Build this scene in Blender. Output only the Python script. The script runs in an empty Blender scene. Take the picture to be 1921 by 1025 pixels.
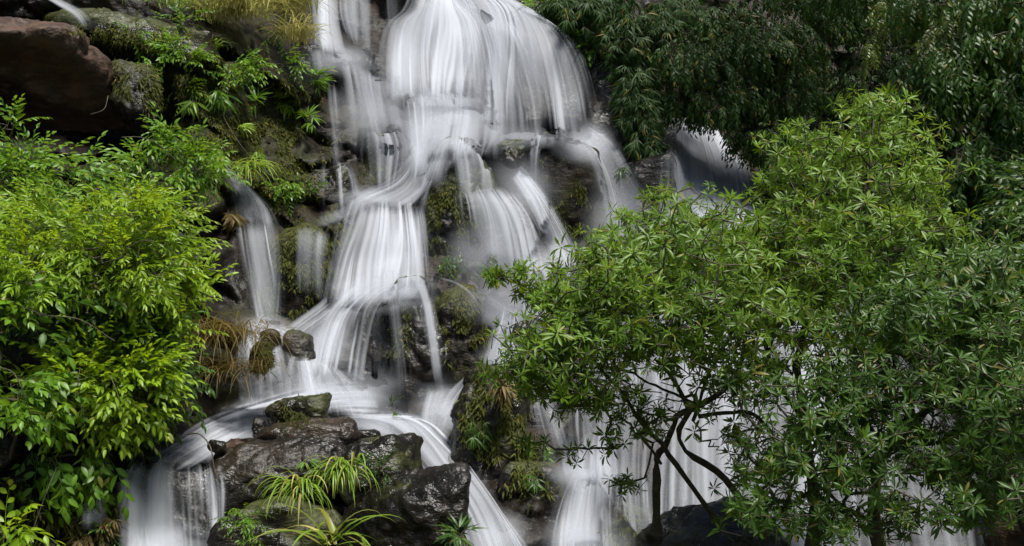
import bpy, math, random
import numpy as np
from mathutils import Vector
from mathutils.bvhtree import BVHTree

# ------------------------------------------------------------------ camera, sky, sun, exposure
W, H = 1921.0, 1025.0
TANH = 0.4663
PITCH = math.radians(6.0)
CAM = np.array([0.0, 0.0, 3.3])
scene = bpy.context.scene
col = scene.collection
cd = bpy.data.cameras.new('camera'); cam = bpy.data.objects.new('camera', cd); col.objects.link(cam)
cd.sensor_width = 36.0; cd.lens = 18.0 / TANH; cd.clip_start = 0.05; cd.clip_end = 500
cam.location = CAM; cam.rotation_euler = (math.radians(90) + PITCH, 0, 0)
scene.camera = cam

SUN = np.array([0.20, -0.40, 0.89]); SUN /= np.linalg.norm(SUN)
world = bpy.data.worlds.new('World'); scene.world = world; world.use_nodes = True
wn = world.node_tree.nodes
sky = wn.new('ShaderNodeTexSky'); sky.sky_type = 'NISHITA'; sky.sun_disc = False
sky.sun_elevation = math.asin(SUN[2]); sky.sun_rotation = math.atan2(SUN[0], SUN[1])
world.node_tree.links.new(sky.outputs[0], wn['Background'].inputs[0])
wn['Background'].inputs[1].default_value = 0.055
ld = bpy.data.lights.new('sun', 'SUN'); ld.energy = 4.7; ld.angle = math.radians(16); ld.color = (1.0, 0.96, 0.88)
sun = bpy.data.objects.new('sun', ld); col.objects.link(sun)
sun.rotation_euler = Vector(SUN).to_track_quat('Z', 'Y').to_euler(); sun.location = (0, 0, 30)
vs = scene.view_settings
vs.view_transform = 'Standard'; vs.look = 'None'; vs.gamma = 1.0; vs.use_curve_mapping = False; vs.exposure = 0.55
scene.cycles.transparent_max_bounces = 12
scene.cycles.max_bounces = 4
scene.cycles.adaptive_threshold = 0.03
scene.cycles.diffuse_bounces = 2; scene.cycles.glossy_bounces = 2; scene.cycles.transmission_bounces = 2

# ------------------------------------------------------------------ helpers
RNG = np.random.default_rng(7)

def at(px, py, Y):
    """World point at distance Y (metres in front of the viewpoint) on the line of sight of a picture position."""
    px, py, Y = np.broadcast_arrays(np.asarray(px, float), np.asarray(py, float), np.asarray(Y, float))
    u = (px - W / 2) / (W / 2) * TANH; v = (H / 2 - py) / (W / 2) * TANH
    dy = math.cos(PITCH) - v * math.sin(PITCH); dz = math.sin(PITCH) + v * math.cos(PITCH)
    return np.stack([CAM[0] + u / dy * Y, CAM[1] + Y, CAM[2] + dz / dy * Y], -1)

def pxm(Y): return Y * TANH / (W / 2)

def nrm(a): return a / np.maximum(np.linalg.norm(a, axis=-1, keepdims=True), 1e-9)

def _hash(ix, iy, iz, seed):
    h = (ix.astype(np.int64) * 374761393 + iy.astype(np.int64) * 668265263 + iz.astype(np.int64) * 2147483647 + seed * 974634777) & 0xFFFFFFFF
    h = ((h ^ (h >> 13)) * 1274126177) & 0xFFFFFFFF
    h = ((h ^ (h >> 16)) * 2246822519) & 0xFFFFFFFF
    return ((h ^ (h >> 15)) & 0xFFFFFF) / float(0xFFFFFF)

def vnoise(P, seed=0):
    i = np.floor(P).astype(np.int64); f = P - i; f = f * f * f * (f * (f * 6 - 15) + 10)
    r = 0
    for a in (0, 1):
        wx = f[..., 0] if a else 1 - f[..., 0]
        for b in (0, 1):
            wy = f[..., 1] if b else 1 - f[..., 1]
            for c in (0, 1):
                wz = f[..., 2] if c else 1 - f[..., 2]
                r = r + wx * wy * wz * _hash(i[..., 0] + a, i[..., 1] + b, i[..., 2] + c, seed)
    return r * 2 - 1

def fbm(P, oct=4, seed=0, gain=0.5):
    a, s, r = 1.0, 1.0, 0
    for k in range(oct):
        r = r + a * vnoise(P * s + k * 17.3, seed + k); a *= gain; s *= 2.03
    return r

def cells(P, seed=0):
    """3D cellular noise: (random value of the nearest cell, F2-F1)."""
    i = np.floor(P).astype(np.int64)
    d1 = np.full(P.shape[:-1], 9.0); d2 = d1.copy(); val = np.zeros_like(d1)
    for a in (-1, 0, 1):
        for b in (-1, 0, 1):
            for c in (-1, 0, 1):
                j = i + np.array([a, b, c])
                q = np.stack([_hash(j[..., 0], j[..., 1], j[..., 2], seed + 11 * k) for k in (1, 2, 3)], -1) + j
                d = np.linalg.norm(q - P, axis=-1); hv = _hash(j[..., 0], j[..., 1], j[..., 2], seed + 99)
                near = d < d1
                d2 = np.where(near, d1, np.minimum(d2, d)); val = np.where(near, hv, val); d1 = np.where(near, d, d1)
    return val, d2 - d1

def sstep(a, b, x):
    t = np.clip((x - a) / (b - a), 0, 1); return t * t * (3 - 2 * t)

def make_mesh(name, V, F, attrs=None, smooth=True):
    V = np.ascontiguousarray(V, np.float32).reshape(-1, 3); F = np.ascontiguousarray(F, np.int32); k = F.shape[1]
    me = bpy.data.meshes.new(name)
    me.vertices.add(len(V)); me.vertices.foreach_set('co', V.ravel())
    me.loops.add(F.size); me.loops.foreach_set('vertex_index', F.ravel())
    me.polygons.add(len(F)); me.polygons.foreach_set('loop_start', np.arange(0, F.size, k, dtype=np.int32))
    me.polygons.foreach_set('loop_total', np.full(len(F), k, np.int32))
    me.polygons.foreach_set('use_smooth', np.full(len(F), smooth))
    for an, arr in (attrs or {}).items():
        arr = np.asarray(arr, np.float32)
        if arr.ndim == 1:
            a = me.attributes.new(an, 'FLOAT', 'POINT'); a.data.foreach_set('value', arr)
        else:
            a = me.attributes.new(an, 'FLOAT_VECTOR', 'POINT'); a.data.foreach_set('vector', arr.ravel())
    me.update(calc_edges=True)
    return me

def add(name, me, mat=None, parent=None, loc=None, **props):
    o = bpy.data.objects.new(name, me); col.objects.link(o)
    if mat is not None and me is not None and len(me.materials) == 0: me.materials.append(mat)
    if parent is not None: o.parent = parent
    if loc is not None: o.location = loc
    for k, v in props.items():
        if v is not None: o[k] = v
    return o

def root_empty(name, loc, label, category, group=None):
    o = bpy.data.objects.new(name, None); col.objects.link(o); o.location = loc; o.empty_display_size = 0.1
    o['label'] = label; o['category'] = category
    if group: o['group'] = group
    return o

def grid_faces(nu, nv):
    i = np.arange((nu - 1) * (nv - 1)); a = i // (nv - 1) * nv + i % (nv - 1)
    return np.stack([a, a + 1, a + nv + 1, a + nv], -1)

def resample(pts, n):
    """Smooth curve (Catmull-Rom) through control rows, n samples by arc length over the first two columns."""
    p = np.asarray(pts, float)
    if len(p) == 2:
        t = np.linspace(0, 1, n)[:, None]; return p[0] * (1 - t) + p[1] * t
    q = np.vstack([2 * p[0] - p[1], p, 2 * p[-1] - p[-2]]); out = []
    for i in range(len(p) - 1):
        t = np.linspace(0, 1, 16, endpoint=False)[:, None]
        a, b, c, d = q[i], q[i + 1], q[i + 2], q[i + 3]
        out.append(0.5 * (2 * b + (c - a) * t + (2 * a - 5 * b + 4 * c - d) * t * t + (3 * b - a - 3 * c + d) * t ** 3))
    out = np.vstack(out + [p[-1:]])
    s = np.r_[0, np.cumsum(np.linalg.norm(np.diff(out[:, :min(3, out.shape[1])], axis=0), axis=1))]
    tt = np.linspace(0, s[-1], n)
    return np.stack([np.interp(tt, s, out[:, k]) for k in range(out.shape[1])], -1)

# ------------------------------------------------------------------ materials
class NT:
    def __init__(self, name):
        self.m = bpy.data.materials.new(name); self.m.use_nodes = True
        self.t = self.m.node_tree; self.t.nodes.clear(); self.out = self.t.nodes.new('ShaderNodeOutputMaterial')
    def n(self, typ, props=None, **ins):
        nd = self.t.nodes.new('ShaderNode' + typ)
        for k, v in (props or {}).items(): setattr(nd, k, v)
        for k, v in ins.items():
            key = int(k[1:]) if k[0] == '_' and k[1:].isdigit() else k.replace('_', ' ')
            s = nd.inputs[key]
            if isinstance(v, bpy.types.NodeSocket): self.t.links.new(v, s)
            elif isinstance(v, tuple) and s.type == 'RGBA' and len(v) == 3: s.default_value = (*v, 1)
            else: s.default_value = v
        return nd
    def math(self, op, a, b=0.0, clamp=False):
        return self.n('Math', {'operation': op, 'use_clamp': clamp}, _0=a, _1=b).outputs[0]
    def ramp(self, fac, stops):
        nd = self.n('ValToRGB', None, Fac=fac); r = nd.color_ramp
        while len(r.elements) < len(stops): r.elements.new(0.5)
        for e, (p, c) in zip(r.elements, stops): e.position = p; e.color = (*c, 1) if len(c) == 3 else c
        return nd.outputs[0]
    def mix(self, f, a, b, blend='MIX'):
        nd = self.n('Mix', {'data_type': 'RGBA', 'blend_type': blend})
        for key, v in ((0, f), (6, a), (7, b)):
            s = nd.inputs[key]
            if isinstance(v, bpy.types.NodeSocket): self.t.links.new(v, s)
            else: s.default_value = (*v, 1) if isinstance(v, tuple) else v
        return nd.outputs[2]
    def noise(self, vec, scale, detail=5.0, rough=0.55):
        return self.n('TexNoise', None, Vector=vec, Scale=scale, Detail=detail, Roughness=rough).outputs[0]
    def attr(self, name): return self.n('Attribute', {'attribute_name': name})
    def done(self, shader):
        self.t.links.new(shader, self.out.inputs['Surface']); return self.m

def rock_mat(name, c0, c1, c2, moss, rough=0.40, mosscol=(0.045, 0.055, 0.012), spec=0.45):
    k = NT(name); pos = k.n('NewGeometry').outputs['Position']
    n1 = k.noise(pos, 1.3, 4, 0.62); n2 = k.noise(k.n('Mapping', None, Vector=pos, Scale=(1, 1, 1.7)).outputs[0], 5.0, 5, 0.62); n3 = k.noise(pos, 34.0, 3, 0.6)
    f = k.math('ADD', k.math('MULTIPLY', n1, 0.6), k.math('MULTIPLY', n2, 0.4))
    c = k.ramp(f, [(0.30, c0), (0.50, c1), (0.68, c2)])
    c = k.mix(k.math('MULTIPLY', k.math('GREATER_THAN', n3, 0.66), 0.3), c, (0.13, 0.115, 0.10))
    ma = k.attr('moss').outputs['Fac']
    mf = k.n('MapRange', {'interpolation_type': 'SMOOTHSTEP'}, Value=k.math('ADD', k.noise(pos, 2.2, 4, 0.65), k.math('MULTIPLY', ma, 0.45)), From_Min=0.62, From_Max=0.80).outputs[0]
    mf = k.math('MULTIPLY', mf, moss)
    mc = k.ramp(n3, [(0.3, tuple(x * 0.35 for x in mosscol)), (0.5, mosscol), (0.7, (mosscol[0] * 2.1, mosscol[1] * 1.7, mosscol[2] * 1.2))])
    c = k.mix(mf, c, mc)
    hgt = k.math('ADD', k.math('MULTIPLY', n2, 0.6), k.math('MULTIPLY', n3, 0.06))
    b = k.n('Bump', None, Strength=0.8, Distance=0.11, Height=hgt).outputs[0]
    rr = k.n('MapRange', None, Value=n1, From_Min=0.35, From_Max=0.7, To_Min=rough - 0.17, To_Max=rough + 0.2).outputs[0]
    rr = k.math('ADD', rr, k.math('MULTIPLY', mf, 0.35), True)
    p = k.n('BsdfPrincipled', None, Base_Color=c, Roughness=rr, Normal=b); p.inputs['Specular IOR Level'].default_value = spec
    return k.done(p.outputs[0])

M = {}
M['rock_wet'] = rock_mat('wet_black_rock', (0.0035, 0.003, 0.0026), (0.0095, 0.0078, 0.006), (0.027, 0.019, 0.012), 0.7, 0.30)
M['rock_slab'] = rock_mat('wet_grey_brown_rock', (0.004, 0.0033, 0.0027), (0.0105, 0.0083, 0.0063), (0.031, 0.022, 0.014), 0.25, 0.32)
M['rock_brown'] = rock_mat('red_brown_rock', (0.012, 0.007, 0.0045), (0.042, 0.023, 0.013), (0.11, 0.060, 0.034), 0.22, 0.6)
M['rock_ridge'] = rock_mat('brown_ridge_rock', (0.009, 0.0065, 0.005), (0.028, 0.019, 0.013), (0.068, 0.043, 0.027), 0.35, 0.42)
M['rock_moss'] = rock_mat('mossy_rock', (0.006, 0.005, 0.004), (0.016, 0.0125, 0.009), (0.038, 0.027, 0.016), 0.9, 0.5, (0.036, 0.042, 0.007), 0.3)
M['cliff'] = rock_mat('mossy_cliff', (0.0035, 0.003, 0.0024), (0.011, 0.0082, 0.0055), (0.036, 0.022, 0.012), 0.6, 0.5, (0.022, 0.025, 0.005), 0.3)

def water_mat():
    """Aerated water: scatters light almost evenly, so the shading leans towards an upward facing foam surface."""
    k = NT('silky_falling_water'); al = k.attr('veil').outputs['Fac']
    nrmv = k.n('VectorMath', {'operation': 'SCALE'}, _0=k.n('NewGeometry').outputs['Normal'], Scale=0.6).outputs[0]
    nrmv = k.n('VectorMath', {'operation': 'ADD'}, _0=nrmv, _1=(0.0, -0.42, 0.5)).outputs[0]
    nrmv = k.n('VectorMath', {'operation': 'NORMALIZE'}, _0=nrmv).outputs[0]
    df = k.n('BsdfDiffuse', None, Color=(0.66, 0.69, 0.76), Normal=nrmv)
    tl = k.n('BsdfTranslucent', None, Color=(0.67, 0.71, 0.79))
    w = k.n('MixShader', None, _0=0.34, _1=df.outputs[0], _2=tl.outputs[0]).outputs[0]
    return k.done(k.n('MixShader', None, _0=al, _1=k.n('BsdfTransparent').outputs[0], _2=w).outputs[0])
M['water'] = water_mat()

def leaf_mat(name, dark, light, trans=(0.35, 0.55, 0.05), tf=0.35, rough=0.42, spec=0.45):
    k = NT(name); t = k.attr('tint').outputs['Fac']; mid = k.attr('mid').outputs['Fac']
    rnd = k.n('ObjectInfo').outputs['Random']; pos = k.n('NewGeometry').outputs['Position']
    f = k.math('ADD', k.math('MULTIPLY', t, 0.6), k.math('MULTIPLY', rnd, 0.4))
    f = k.math('ADD', f, k.math('MULTIPLY', k.math('SUBTRACT', k.noise(pos, 1.4, 3), 0.5), 0.9), True)
    c = k.mix(f, dark, light)
    c = k.mix(k.math('MULTIPLY', mid, 0.22), c, tuple(min(1, x * 1.8 + 0.02) for x in light))
    c = k.mix(k.math('MULTIPLY', k.math('GREATER_THAN', k.noise(pos, 13.0, 3), 0.70), 0.5), c, (light[0] * 1.3, light[1] * 0.75, light[2]))
    c = k.mix(k.math('MULTIPLY', k.math('GREATER_THAN', k.math('FRACT', k.math('ADD', k.math('MULTIPLY', rnd, 7.13), k.math('MULTIPLY', t, 3.7))), 0.955), 0.6), c, (0.22, 0.15, 0.025))
    p = k.n('BsdfPrincipled', None, Base_Color=c, Roughness=rough); p.inputs['Specular IOR Level'].default_value = spec
    tr = k.n('BsdfTranslucent', None, Color=k.mix(0.65, c, trans))
    return k.done(k.n('MixShader', None, _0=tf, _1=p.outputs[0], _2=tr.outputs[0]).outputs[0])

def bark_mat(name, a, b):
    k = NT(name); pos = k.n('NewGeometry').outputs['Position']; n = k.noise(pos, 14.0, 7, 0.65)
    st = k.noise(k.n('Mapping', None, Vector=pos, Scale=(40, 40, 8)).outputs[0], 1.0, 5)
    p = k.n('BsdfPrincipled', None, Base_Color=k.ramp(n, [(0.35, a), (0.7, b)]), Roughness=0.75,
            Normal=k.n('Bump', None, Strength=0.6, Distance=0.02, Height=k.math('ADD', n, st)).outputs[0])
    return k.done(p.outputs[0])
M['bark'] = bark_mat('dark_bark', (0.018, 0.014, 0.010), (0.085, 0.066, 0.046))
M['twig'] = bark_mat('grey_twig', (0.035, 0.027, 0.018), (0.12, 0.095, 0.065))

# ------------------------------------------------------------------ the cliff
CTRL = np.array([
 # px, py, Y
 (-500, -350, 14), (0, -350, 15.5), (500, -350, 19), (900, -350, 20.5), (1400, -350, 25), (1900, -350, 22), (2420, -350, 18),
 (-500, 0, 11.5), (0, 0, 13.2), (200, 0, 14.2), (400, 0, 15.6), (600, 0, 18.4), (760, 0, 18.7), (850, 0, 18.5), (1000, 0, 19.3), (1200, 0, 20.5), (1400, 0, 23), (1700, 0, 23), (1921, 0, 20), (2420, 0, 15),
 (300, 60, 14.2), (590, 80, 17.2), (700, 90, 17.9), (850, 60, 18.0), (1000, 70, 18.3), (1100, 100, 18.6),
 (-150, 190, 15.0), (60, 190, 16.2), (190, 215, 15.8), (120, 270, 14.6), (270, 270, 14.6), (300, 120, 14.1), (450, 120, 14.9), (550, 150, 15.8), (640, 170, 16.6), (760, 175, 17.1), (850, 178, 17.3), (930, 200, 17.8), (1050, 200, 18.0), (1150, 200, 18.6),
 (350, 250, 13.8), (500, 250, 15.1), (600, 280, 15.7), (720, 270, 16.2), (830, 275, 16.5), (1000, 260, 17.2), (1120, 280, 17.8), (1220, 250, 19.2), (1320, 230, 20), (1500, 250, 22), (1700, 300, 20), (1921, 300, 16.5), (2420, 300, 12.5),
 (400, 340, 13.7), (520, 380, 14.6), (640, 380, 15.1), (780, 380, 15.5), (900, 400, 15.9), (1050, 420, 16.4), (1200, 420, 16.6), (1320, 420, 17.0), (1500, 420, 17.5), (1700, 480, 15.5),
 (430, 500, 13.3), (560, 550, 14.0), (700, 540, 14.4), (850, 540, 14.8), (1000, 560, 15.2), (1150, 560, 15.0), (1350, 560, 14.0), (1600, 620, 13.2), (1921, 600, 12.0),
 (450, 630, 12.8), (560, 680, 12.9), (700, 690, 13.2), (850, 690, 13.6), (1000, 680, 13.8), (1200, 700, 13.0),
 (420, 790, 12.0), (560, 770, 12.2), (700, 790, 12.3), (850, 800, 12.7), (1000, 800, 12.7), (1200, 820, 11.8), (1400, 800, 11.6), (1700, 850, 10.8), (1921, 850, 10.2),
 (-500, 450, 9.6), (0, 420, 11.0), (200, 420, 12.0), (300, 600, 11.8), (0, 700, 9.9), (200, 800, 10.6), (330, 860, 11.0),
 (-500, 1325, 7.4), (0, 1025, 9.2), (200, 1025, 10.0), (330, 1025, 10.4), (600, 1025, 10.8), (900, 1025, 11.0), (1100, 1025, 11.0), (1400, 1025, 9.9), (1700, 1025, 9.6), (1921, 1025, 9.2), (2420, 900, 8.2),
 (0, 1325, 8.2), (600, 1325, 9.6), (1100, 1325, 9.8), (1921, 1325, 8.3), (2420, 1325, 7.6)], float)

def rbf_fit(C):
    X = C[:, :2] / 500.0; d = np.linalg.norm(X[:, None] - X[None], axis=-1)
    K = d + 1e-3 * np.eye(len(X)); P = np.c_[np.ones(len(X)), X]
    A = np.block([[K, P], [P.T, np.zeros((3, 3))]])
    w = np.linalg.solve(A, np.r_[C[:, 2], 0, 0, 0]); return X, w
RX, RW = rbf_fit(CTRL)
def base_depth(px, py):
    px, py = np.broadcast_arrays(np.asarray(px, float), np.asarray(py, float)); sh = px.shape
    X = np.stack([px.ravel(), py.ravel()], -1) / 500.0; out = np.empty(len(X))
    for i in range(0, len(X), 20000):
        x = X[i:i + 20000]; d = np.linalg.norm(x[:, None] - RX[None], axis=-1)
        out[i:i + 20000] = d @ RW[:-3] + RW[-3] + x @ RW[-2:]
    return out.reshape(sh)

def rock_relief(P):
    Pw = P + 0.25 * np.stack([fbm(P * 0.9 + 5, 3, 1), fbm(P * 0.9 + 9, 3, 2), fbm(P * 0.9 + 13, 3, 3)], -1)
    h1, e1 = cells(Pw * np.array([0.75, 0.75, 1.15]), 5)
    h2, e2 = cells(Pw * np.array([2.0, 2.0, 3.2]), 6)
    d = (h1 - 0.5) * 0.75 * sstep(0, 0.12, e1) - 0.10 * (1 - sstep(0, 0.10, e1))
    d = d + (h2 - 0.5) * 0.26 * sstep(0, 0.14, e2) - 0.05 * (1 - sstep(0, 0.12, e2))
    return d + 0.10 * fbm(P * 2.2, 5, 8) + 0.02 * fbm(P * 14, 2, 9)

def moss_at(px, py):
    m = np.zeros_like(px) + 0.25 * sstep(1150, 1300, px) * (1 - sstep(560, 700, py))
    for cx, cy, rx, ry, a in [(430, 230, 190, 190, 0.9), (560, 500, 90, 110, 0.9), (690, 250, 90, 120, 0.5), (840, 420, 60, 90, 0.7), (430, 680, 70, 120, 0.8), (330, 130, 150, 80, 0.6),
                              (600, 400, 60, 60, 0.5), (1080, 420, 60, 80, 0.6), (1010, 800, 90, 160, 0.5), (120, 930, 160, 140, 0.5)]:
        m = np.maximum(m, a * np.exp(-((px - cx) / rx) ** 2 - ((py - cy) / ry) ** 2))
    return m

gx = np.arange(-500, 2421, 6.0); gy = np.arange(-350, 1326, 6.0)
PX, PY = np.meshgrid(gx, gy, indexing='ij')
YD = base_depth(PX, PY)
P0 = at(PX, PY, YD)
rel = rock_relief(P0)
amp = np.ones_like(PX)          # water-worn, smoother rock where the falls run
for cx, cy, rx, ry in [(890, 120, 230, 170), (830, 330, 200, 170), (700, 640, 200, 170), (1100, 330, 110, 150), (800, 880, 190, 170), (1400, 800, 420, 300), (480, 480, 60, 150)]:
    amp = np.minimum(amp, 1 - 0.72 * (1 - sstep(0.6, 1.1, np.hypot((PX - cx) / rx, (PY - cy) / ry))))
CLIFF = at(PX, PY, YD - rel * amp)
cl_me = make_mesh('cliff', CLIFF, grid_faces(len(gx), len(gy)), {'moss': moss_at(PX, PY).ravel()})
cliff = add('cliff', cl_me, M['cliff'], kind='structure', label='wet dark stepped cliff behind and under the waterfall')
ROCKV = [CLIFF.reshape(-1, 3)]; ROCKF = [grid_faces(len(gx), len(gy))]

# ground in front of the cliff, out to the horizon
n = 90
sx = np.sign(np.linspace(-1, 1, n)) * np.abs(np.linspace(-1, 1, n)) ** 2 * 150; sy = np.linspace(0, 1, n) ** 1.5 * -150 + 9.2
GX, GY = np.meshgrid(sx, sy, indexing='ij')
GZ = 0.1 + 0.12 * fbm(np.stack([GX, GY, 0 * GX], -1) * 0.6, 4, 40) + np.clip((np.abs(GX) - 9) * 0.25, 0, 14)
add('ground', make_mesh('ground', np.stack([GX, GY, GZ], -1), grid_faces(n, n)[:, ::-1], {'moss': np.ones(n * n)}), M['rock_moss'], kind='structure', label='mossy stony ground in front of the waterfall')

# ------------------------------------------------------------------ boulders
def ico(sub):
    import bmesh
    bm = bmesh.new(); bmesh.ops.create_icosphere(bm, subdivisions=sub, radius=1.0)
    V = np.array([v.co[:] for v in bm.verts]); F = np.array([[v.index for v in f.verts] for f in bm.faces]); bm.free(); return V, F
ICO = {s: ico(s) for s in (4, 5, 6)}

def boulder(name, label, box, Y, mat='rock_wet', seed=0, depth=0.9, planes=15, sub=5, rough=1.0, tilt=0.0, sharp=10, moss=0.3, zsq=0, group=None, xp=()):
    """Angular weathered block: rounded intersection of half-spaces, fitted to the outline box at distance Y, then chipped."""
    r = np.random.default_rng(1000 + seed)
    D, F = ICO[sub]
    N = nrm(r.normal(size=(planes, 3))); h = r.uniform(0.75, 1.05, planes)
    N = np.vstack([N, [(0, 0, 1), (0, 0, -1), (1, 0, 0), (-1, 0, 0), (0, -1, 0), (0, 1, 0)]]); h = np.r_[h, 0.8, 0.9, 0.95, 0.95, 0.9, 0.9]
    N = nrm(N + r.normal(size=N.shape) * 0.12)
    for nn, hh in xp: N = np.vstack([N, nrm(np.array(nn, float))]); h = np.r_[h, hh]
    q = np.clip(D @ N.T, 0, None) / h
    rad = (q ** sharp).sum(1) ** (-1.0 / sharp)
    V = D * rad[:, None]
    V = (V - (V.max(0) + V.min(0)) / 2) / ((V.max(0) - V.min(0)) / 2)
    x0, y0, x1, y1 = box; k = pxm(Y)
    s = np.array([(x1 - x0) / 2 * k, 0, (y1 - y0) / 2 * k]); s[1] = depth * (s[0] + s[2]) / 2
    V = V * s
    if tilt:
        a = math.radians(tilt); V = V @ np.array([[math.cos(a), 0, math.sin(a)], [0, 1, 0], [-math.sin(a), 0, math.cos(a)]])
    c = at((x0 + x1) / 2, (y0 + y1) / 2, Y)
    Pw = V + c; sz = min(s[0], s[2])
    nr = nrm(V / s ** 2 * sz)
    h1, e1 = cells(Pw * 1.1 / max(sz, .15) + 0.3 * fbm(Pw * 2 / max(sz, .15), 2, seed)[:, None], seed + 3)
    d = 0.16 * sz * (h1 - 0.5) * sstep(0, 0.15, e1) - 0.05 * sz * (1 - sstep(0, 0.12, e1))
    d += 0.10 * sz * fbm(Pw * 1.6 / sz, 5, seed + 5) + 0.03 * min(sz, 0.4) * fbm(Pw * 9 / max(sz, 0.3), 3, seed + 7)
    Pw = Pw + nr * (d * rough)[:, None]
    base = np.array([c[0], c[1], Pw[:, 2].min()])
    ms = np.clip(moss * (0.5 + 0.5 * nr[:, 2] + 0.5 * fbm(Pw * 1.5, 3, seed + 11)), 0, 1)
    o = add(name, make_mesh(name, Pw - base, F, {'moss': ms}), M[mat], loc=base, label=label, category='boulder', group=group)
    ROCKV.append(Pw); ROCKF.append(F); LATE.append((Pw, F)); return o

LATE = []
B = boulder
B('overhanging_boulder', 'huge red-brown boulder overhanging a black hollow at the upper left', (-260, 8, 222, 215), 12.3, 'rock_brown', 1, 0.9, 4, 6, 0.9, -3, 14, 0.05, xp=[((0, -0.35, -0.94), 0.12), ((0.3, -0.45, -0.85), 0.22), ((0, -0.5, 0.86), 0.7), ((-0.3, -0.45, -0.85), 0.2)])
B('wet_slab', 'long wet black slab sloping right from behind the overhanging boulder', (60, 34, 450, 128), 14.4, 'rock_wet', 2, 0.9, 10, 5, 1.0, -9, 10, 0.7)
B('mossy_boulder', 'speckled mossy boulder just right of the black hollow', (208, 110, 300, 250), 12.9, 'rock_moss', 3, 0.9, 12, 5, 1.0, 5, 9, 0.5)
B('ledge_rock', 'dark ledge rock where the narrow left stream first lands', (560, 88, 655, 190), 16.7, 'rock_wet', 4, 0.9, 12, 5, 1, 0, 10, 0.2)
B('mossy_block', 'greenish block under the thin veil left of the main fall', (630, 140, 755, 275), 16.95, 'rock_moss', 5, 0.55, 12, 5, 1, 10, 8, 0.6)
B('mossy_block', 'mossy block below the thin veil, above the broad central drop', (676, 242, 772, 390), 15.9, 'rock_moss', 6, 0.8, 12, 5, 1, 0, 9, 0.6)
B('wet_block', 'small dark block with two thin jets, beside the mossy cliff', (598, 312, 668, 420), 15.2, 'rock_wet', 7, 0.9, 12, 5, 1, 0, 9, 0.3)
B('wet_boulder', 'rounded mossy boulder at the left edge of the central drop', (590, 385, 680, 500), 14.7, 'rock_moss', 8, 0.9, 14, 5, 1, 0, 8, 0.5)
B('shelf_rock', 'rock shelf where the upper main fall breaks', (735, 176, 945, 330), 17.3, 'rock_wet', 9, 0.7, 12, 5, 0.8, 0, 9, 0.1)
B('crest_rock', 'broad rock crest hidden under the uppermost domed fall', (715, 5, 905, 190), 18.6, 'rock_wet', 30, 0.8, 12, 5, 0.7, 0, 7, 0.1)
B('crest_rock', 'right shoulder of rock under the uppermost domed fall', (880, 12, 1105, 300), 18.7, 'rock_wet', 31, 0.7, 12, 5, 0.7, 0, 7, 0.1)
B('central_boulder', 'peaked dark boulder in mid fall with a mossy left face', (788, 268, 950, 510), 15.5, 'rock_wet', 10, 0.75, 10, 6, 0.8, 0, 7, 0.8)
B('lip_rock', 'rock lip right of the peaked boulder, parting the water', (862, 352, 1010, 560), 15.5, 'rock_wet', 11, 0.7, 12, 5, 0.9, -14, 9, 0.3)
B('rounded_boulder', 'tall rounded grey-brown boulder right of the small black knob', (982, 248, 1122, 470), 16.5, 'rock_moss', 13, 0.7, 12, 5, 0.7, -6, 7, 0.55)
B('lower_boulder', 'great rounded boulder under the central drop, split by one jet', (664, 524, 868, 800), 13.45, 'rock_wet', 14, 0.65, 14, 6, 0.7, 0, 6, 0.4)
B('mossy_boulder', 'boulder with a hanging green moss coat right of the single jet', (816, 535, 925, 735), 13.45, 'rock_moss', 15, 0.8, 14, 5, 0.9, -4, 9, 0.7)
B('mossy_ledge', 'mossy upright ledge beside the narrow left fall', (508, 415, 622, 610), 13.9, 'rock_moss', 16, 0.8, 14, 5, 1, 0, 9, 0.7)
B('shelf_rock', 'broad rock step under the lower left runnels', (455, 690, 720, 800), 12.75, 'rock_wet', 20, 0.7, 12, 5, 0.9, 3, 9, 0.3)
B('curtain_rock', 'brown rock under the fringe of thin falls at lower left', (235, 868, 440, 1120), 10.35, 'rock_slab', 28, 0.6, 10, 5, 0.6, 0, 12, 0.3)
B('stream_rock', 'smooth grey stone under a thin film of water by the leafy branch tip', (1000, 573, 1070, 660), 14.4, 'rock_wet', 33, 0.9, 12, 4, 0.7, 0, 7, 0.1)
B('stream_rock', 'dark stone in the spray at the foot of the craggy rock', (935, 870, 1050, 1020), 11.6, 'rock_wet', 34, 0.8, 12, 5, 0.9, 0, 8, 0.4)
B('stream_rock', 'dark rock right of the small bottom cascade', (1125, 940, 1225, 1060), 10.8, 'rock_moss', 35, 0.8, 12, 5, 1, 0, 9, 0.6)
B('stream_rock', 'small round rock inside the bottom cascade', (1130, 905, 1175, 960), 11.3, 'rock_wet', 36, 0.8, 12, 4, 0.8, 0, 8, 0.3)
B('cliff_block', 'dark cliff block right of the upper fall under hanging leaves', (1085, 90, 1210, 330), 18.4, 'rock_wet', 38, 0.8, 11, 5, 1, 0, 10, 0.3)
B('cliff_block', 'dark wall between the main fall and the hazy side fall', (1130, 300, 1260, 520), 17.4, 'rock_wet', 39, 0.8, 11, 5, 1, 0, 10, 0.2)
B('hollow_rock', 'dark ledge rock dripping below the left bushes', (90, 895, 250, 1000), 9.9, 'rock_wet', 41, 0.8, 12, 5, 1, 0, 10, 0.3)

LATE0 = len(LATE)
allV = np.vstack(ROCKV); off = np.cumsum([0] + [len(v) for v in ROCKV[:-1]])
polys = []
for f, o in zip(ROCKF, off): polys += (f + o).tolist()
BVH = BVHTree.FromPolygons(allV.tolist(), polys)
CAMV = Vector(CAM)

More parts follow.
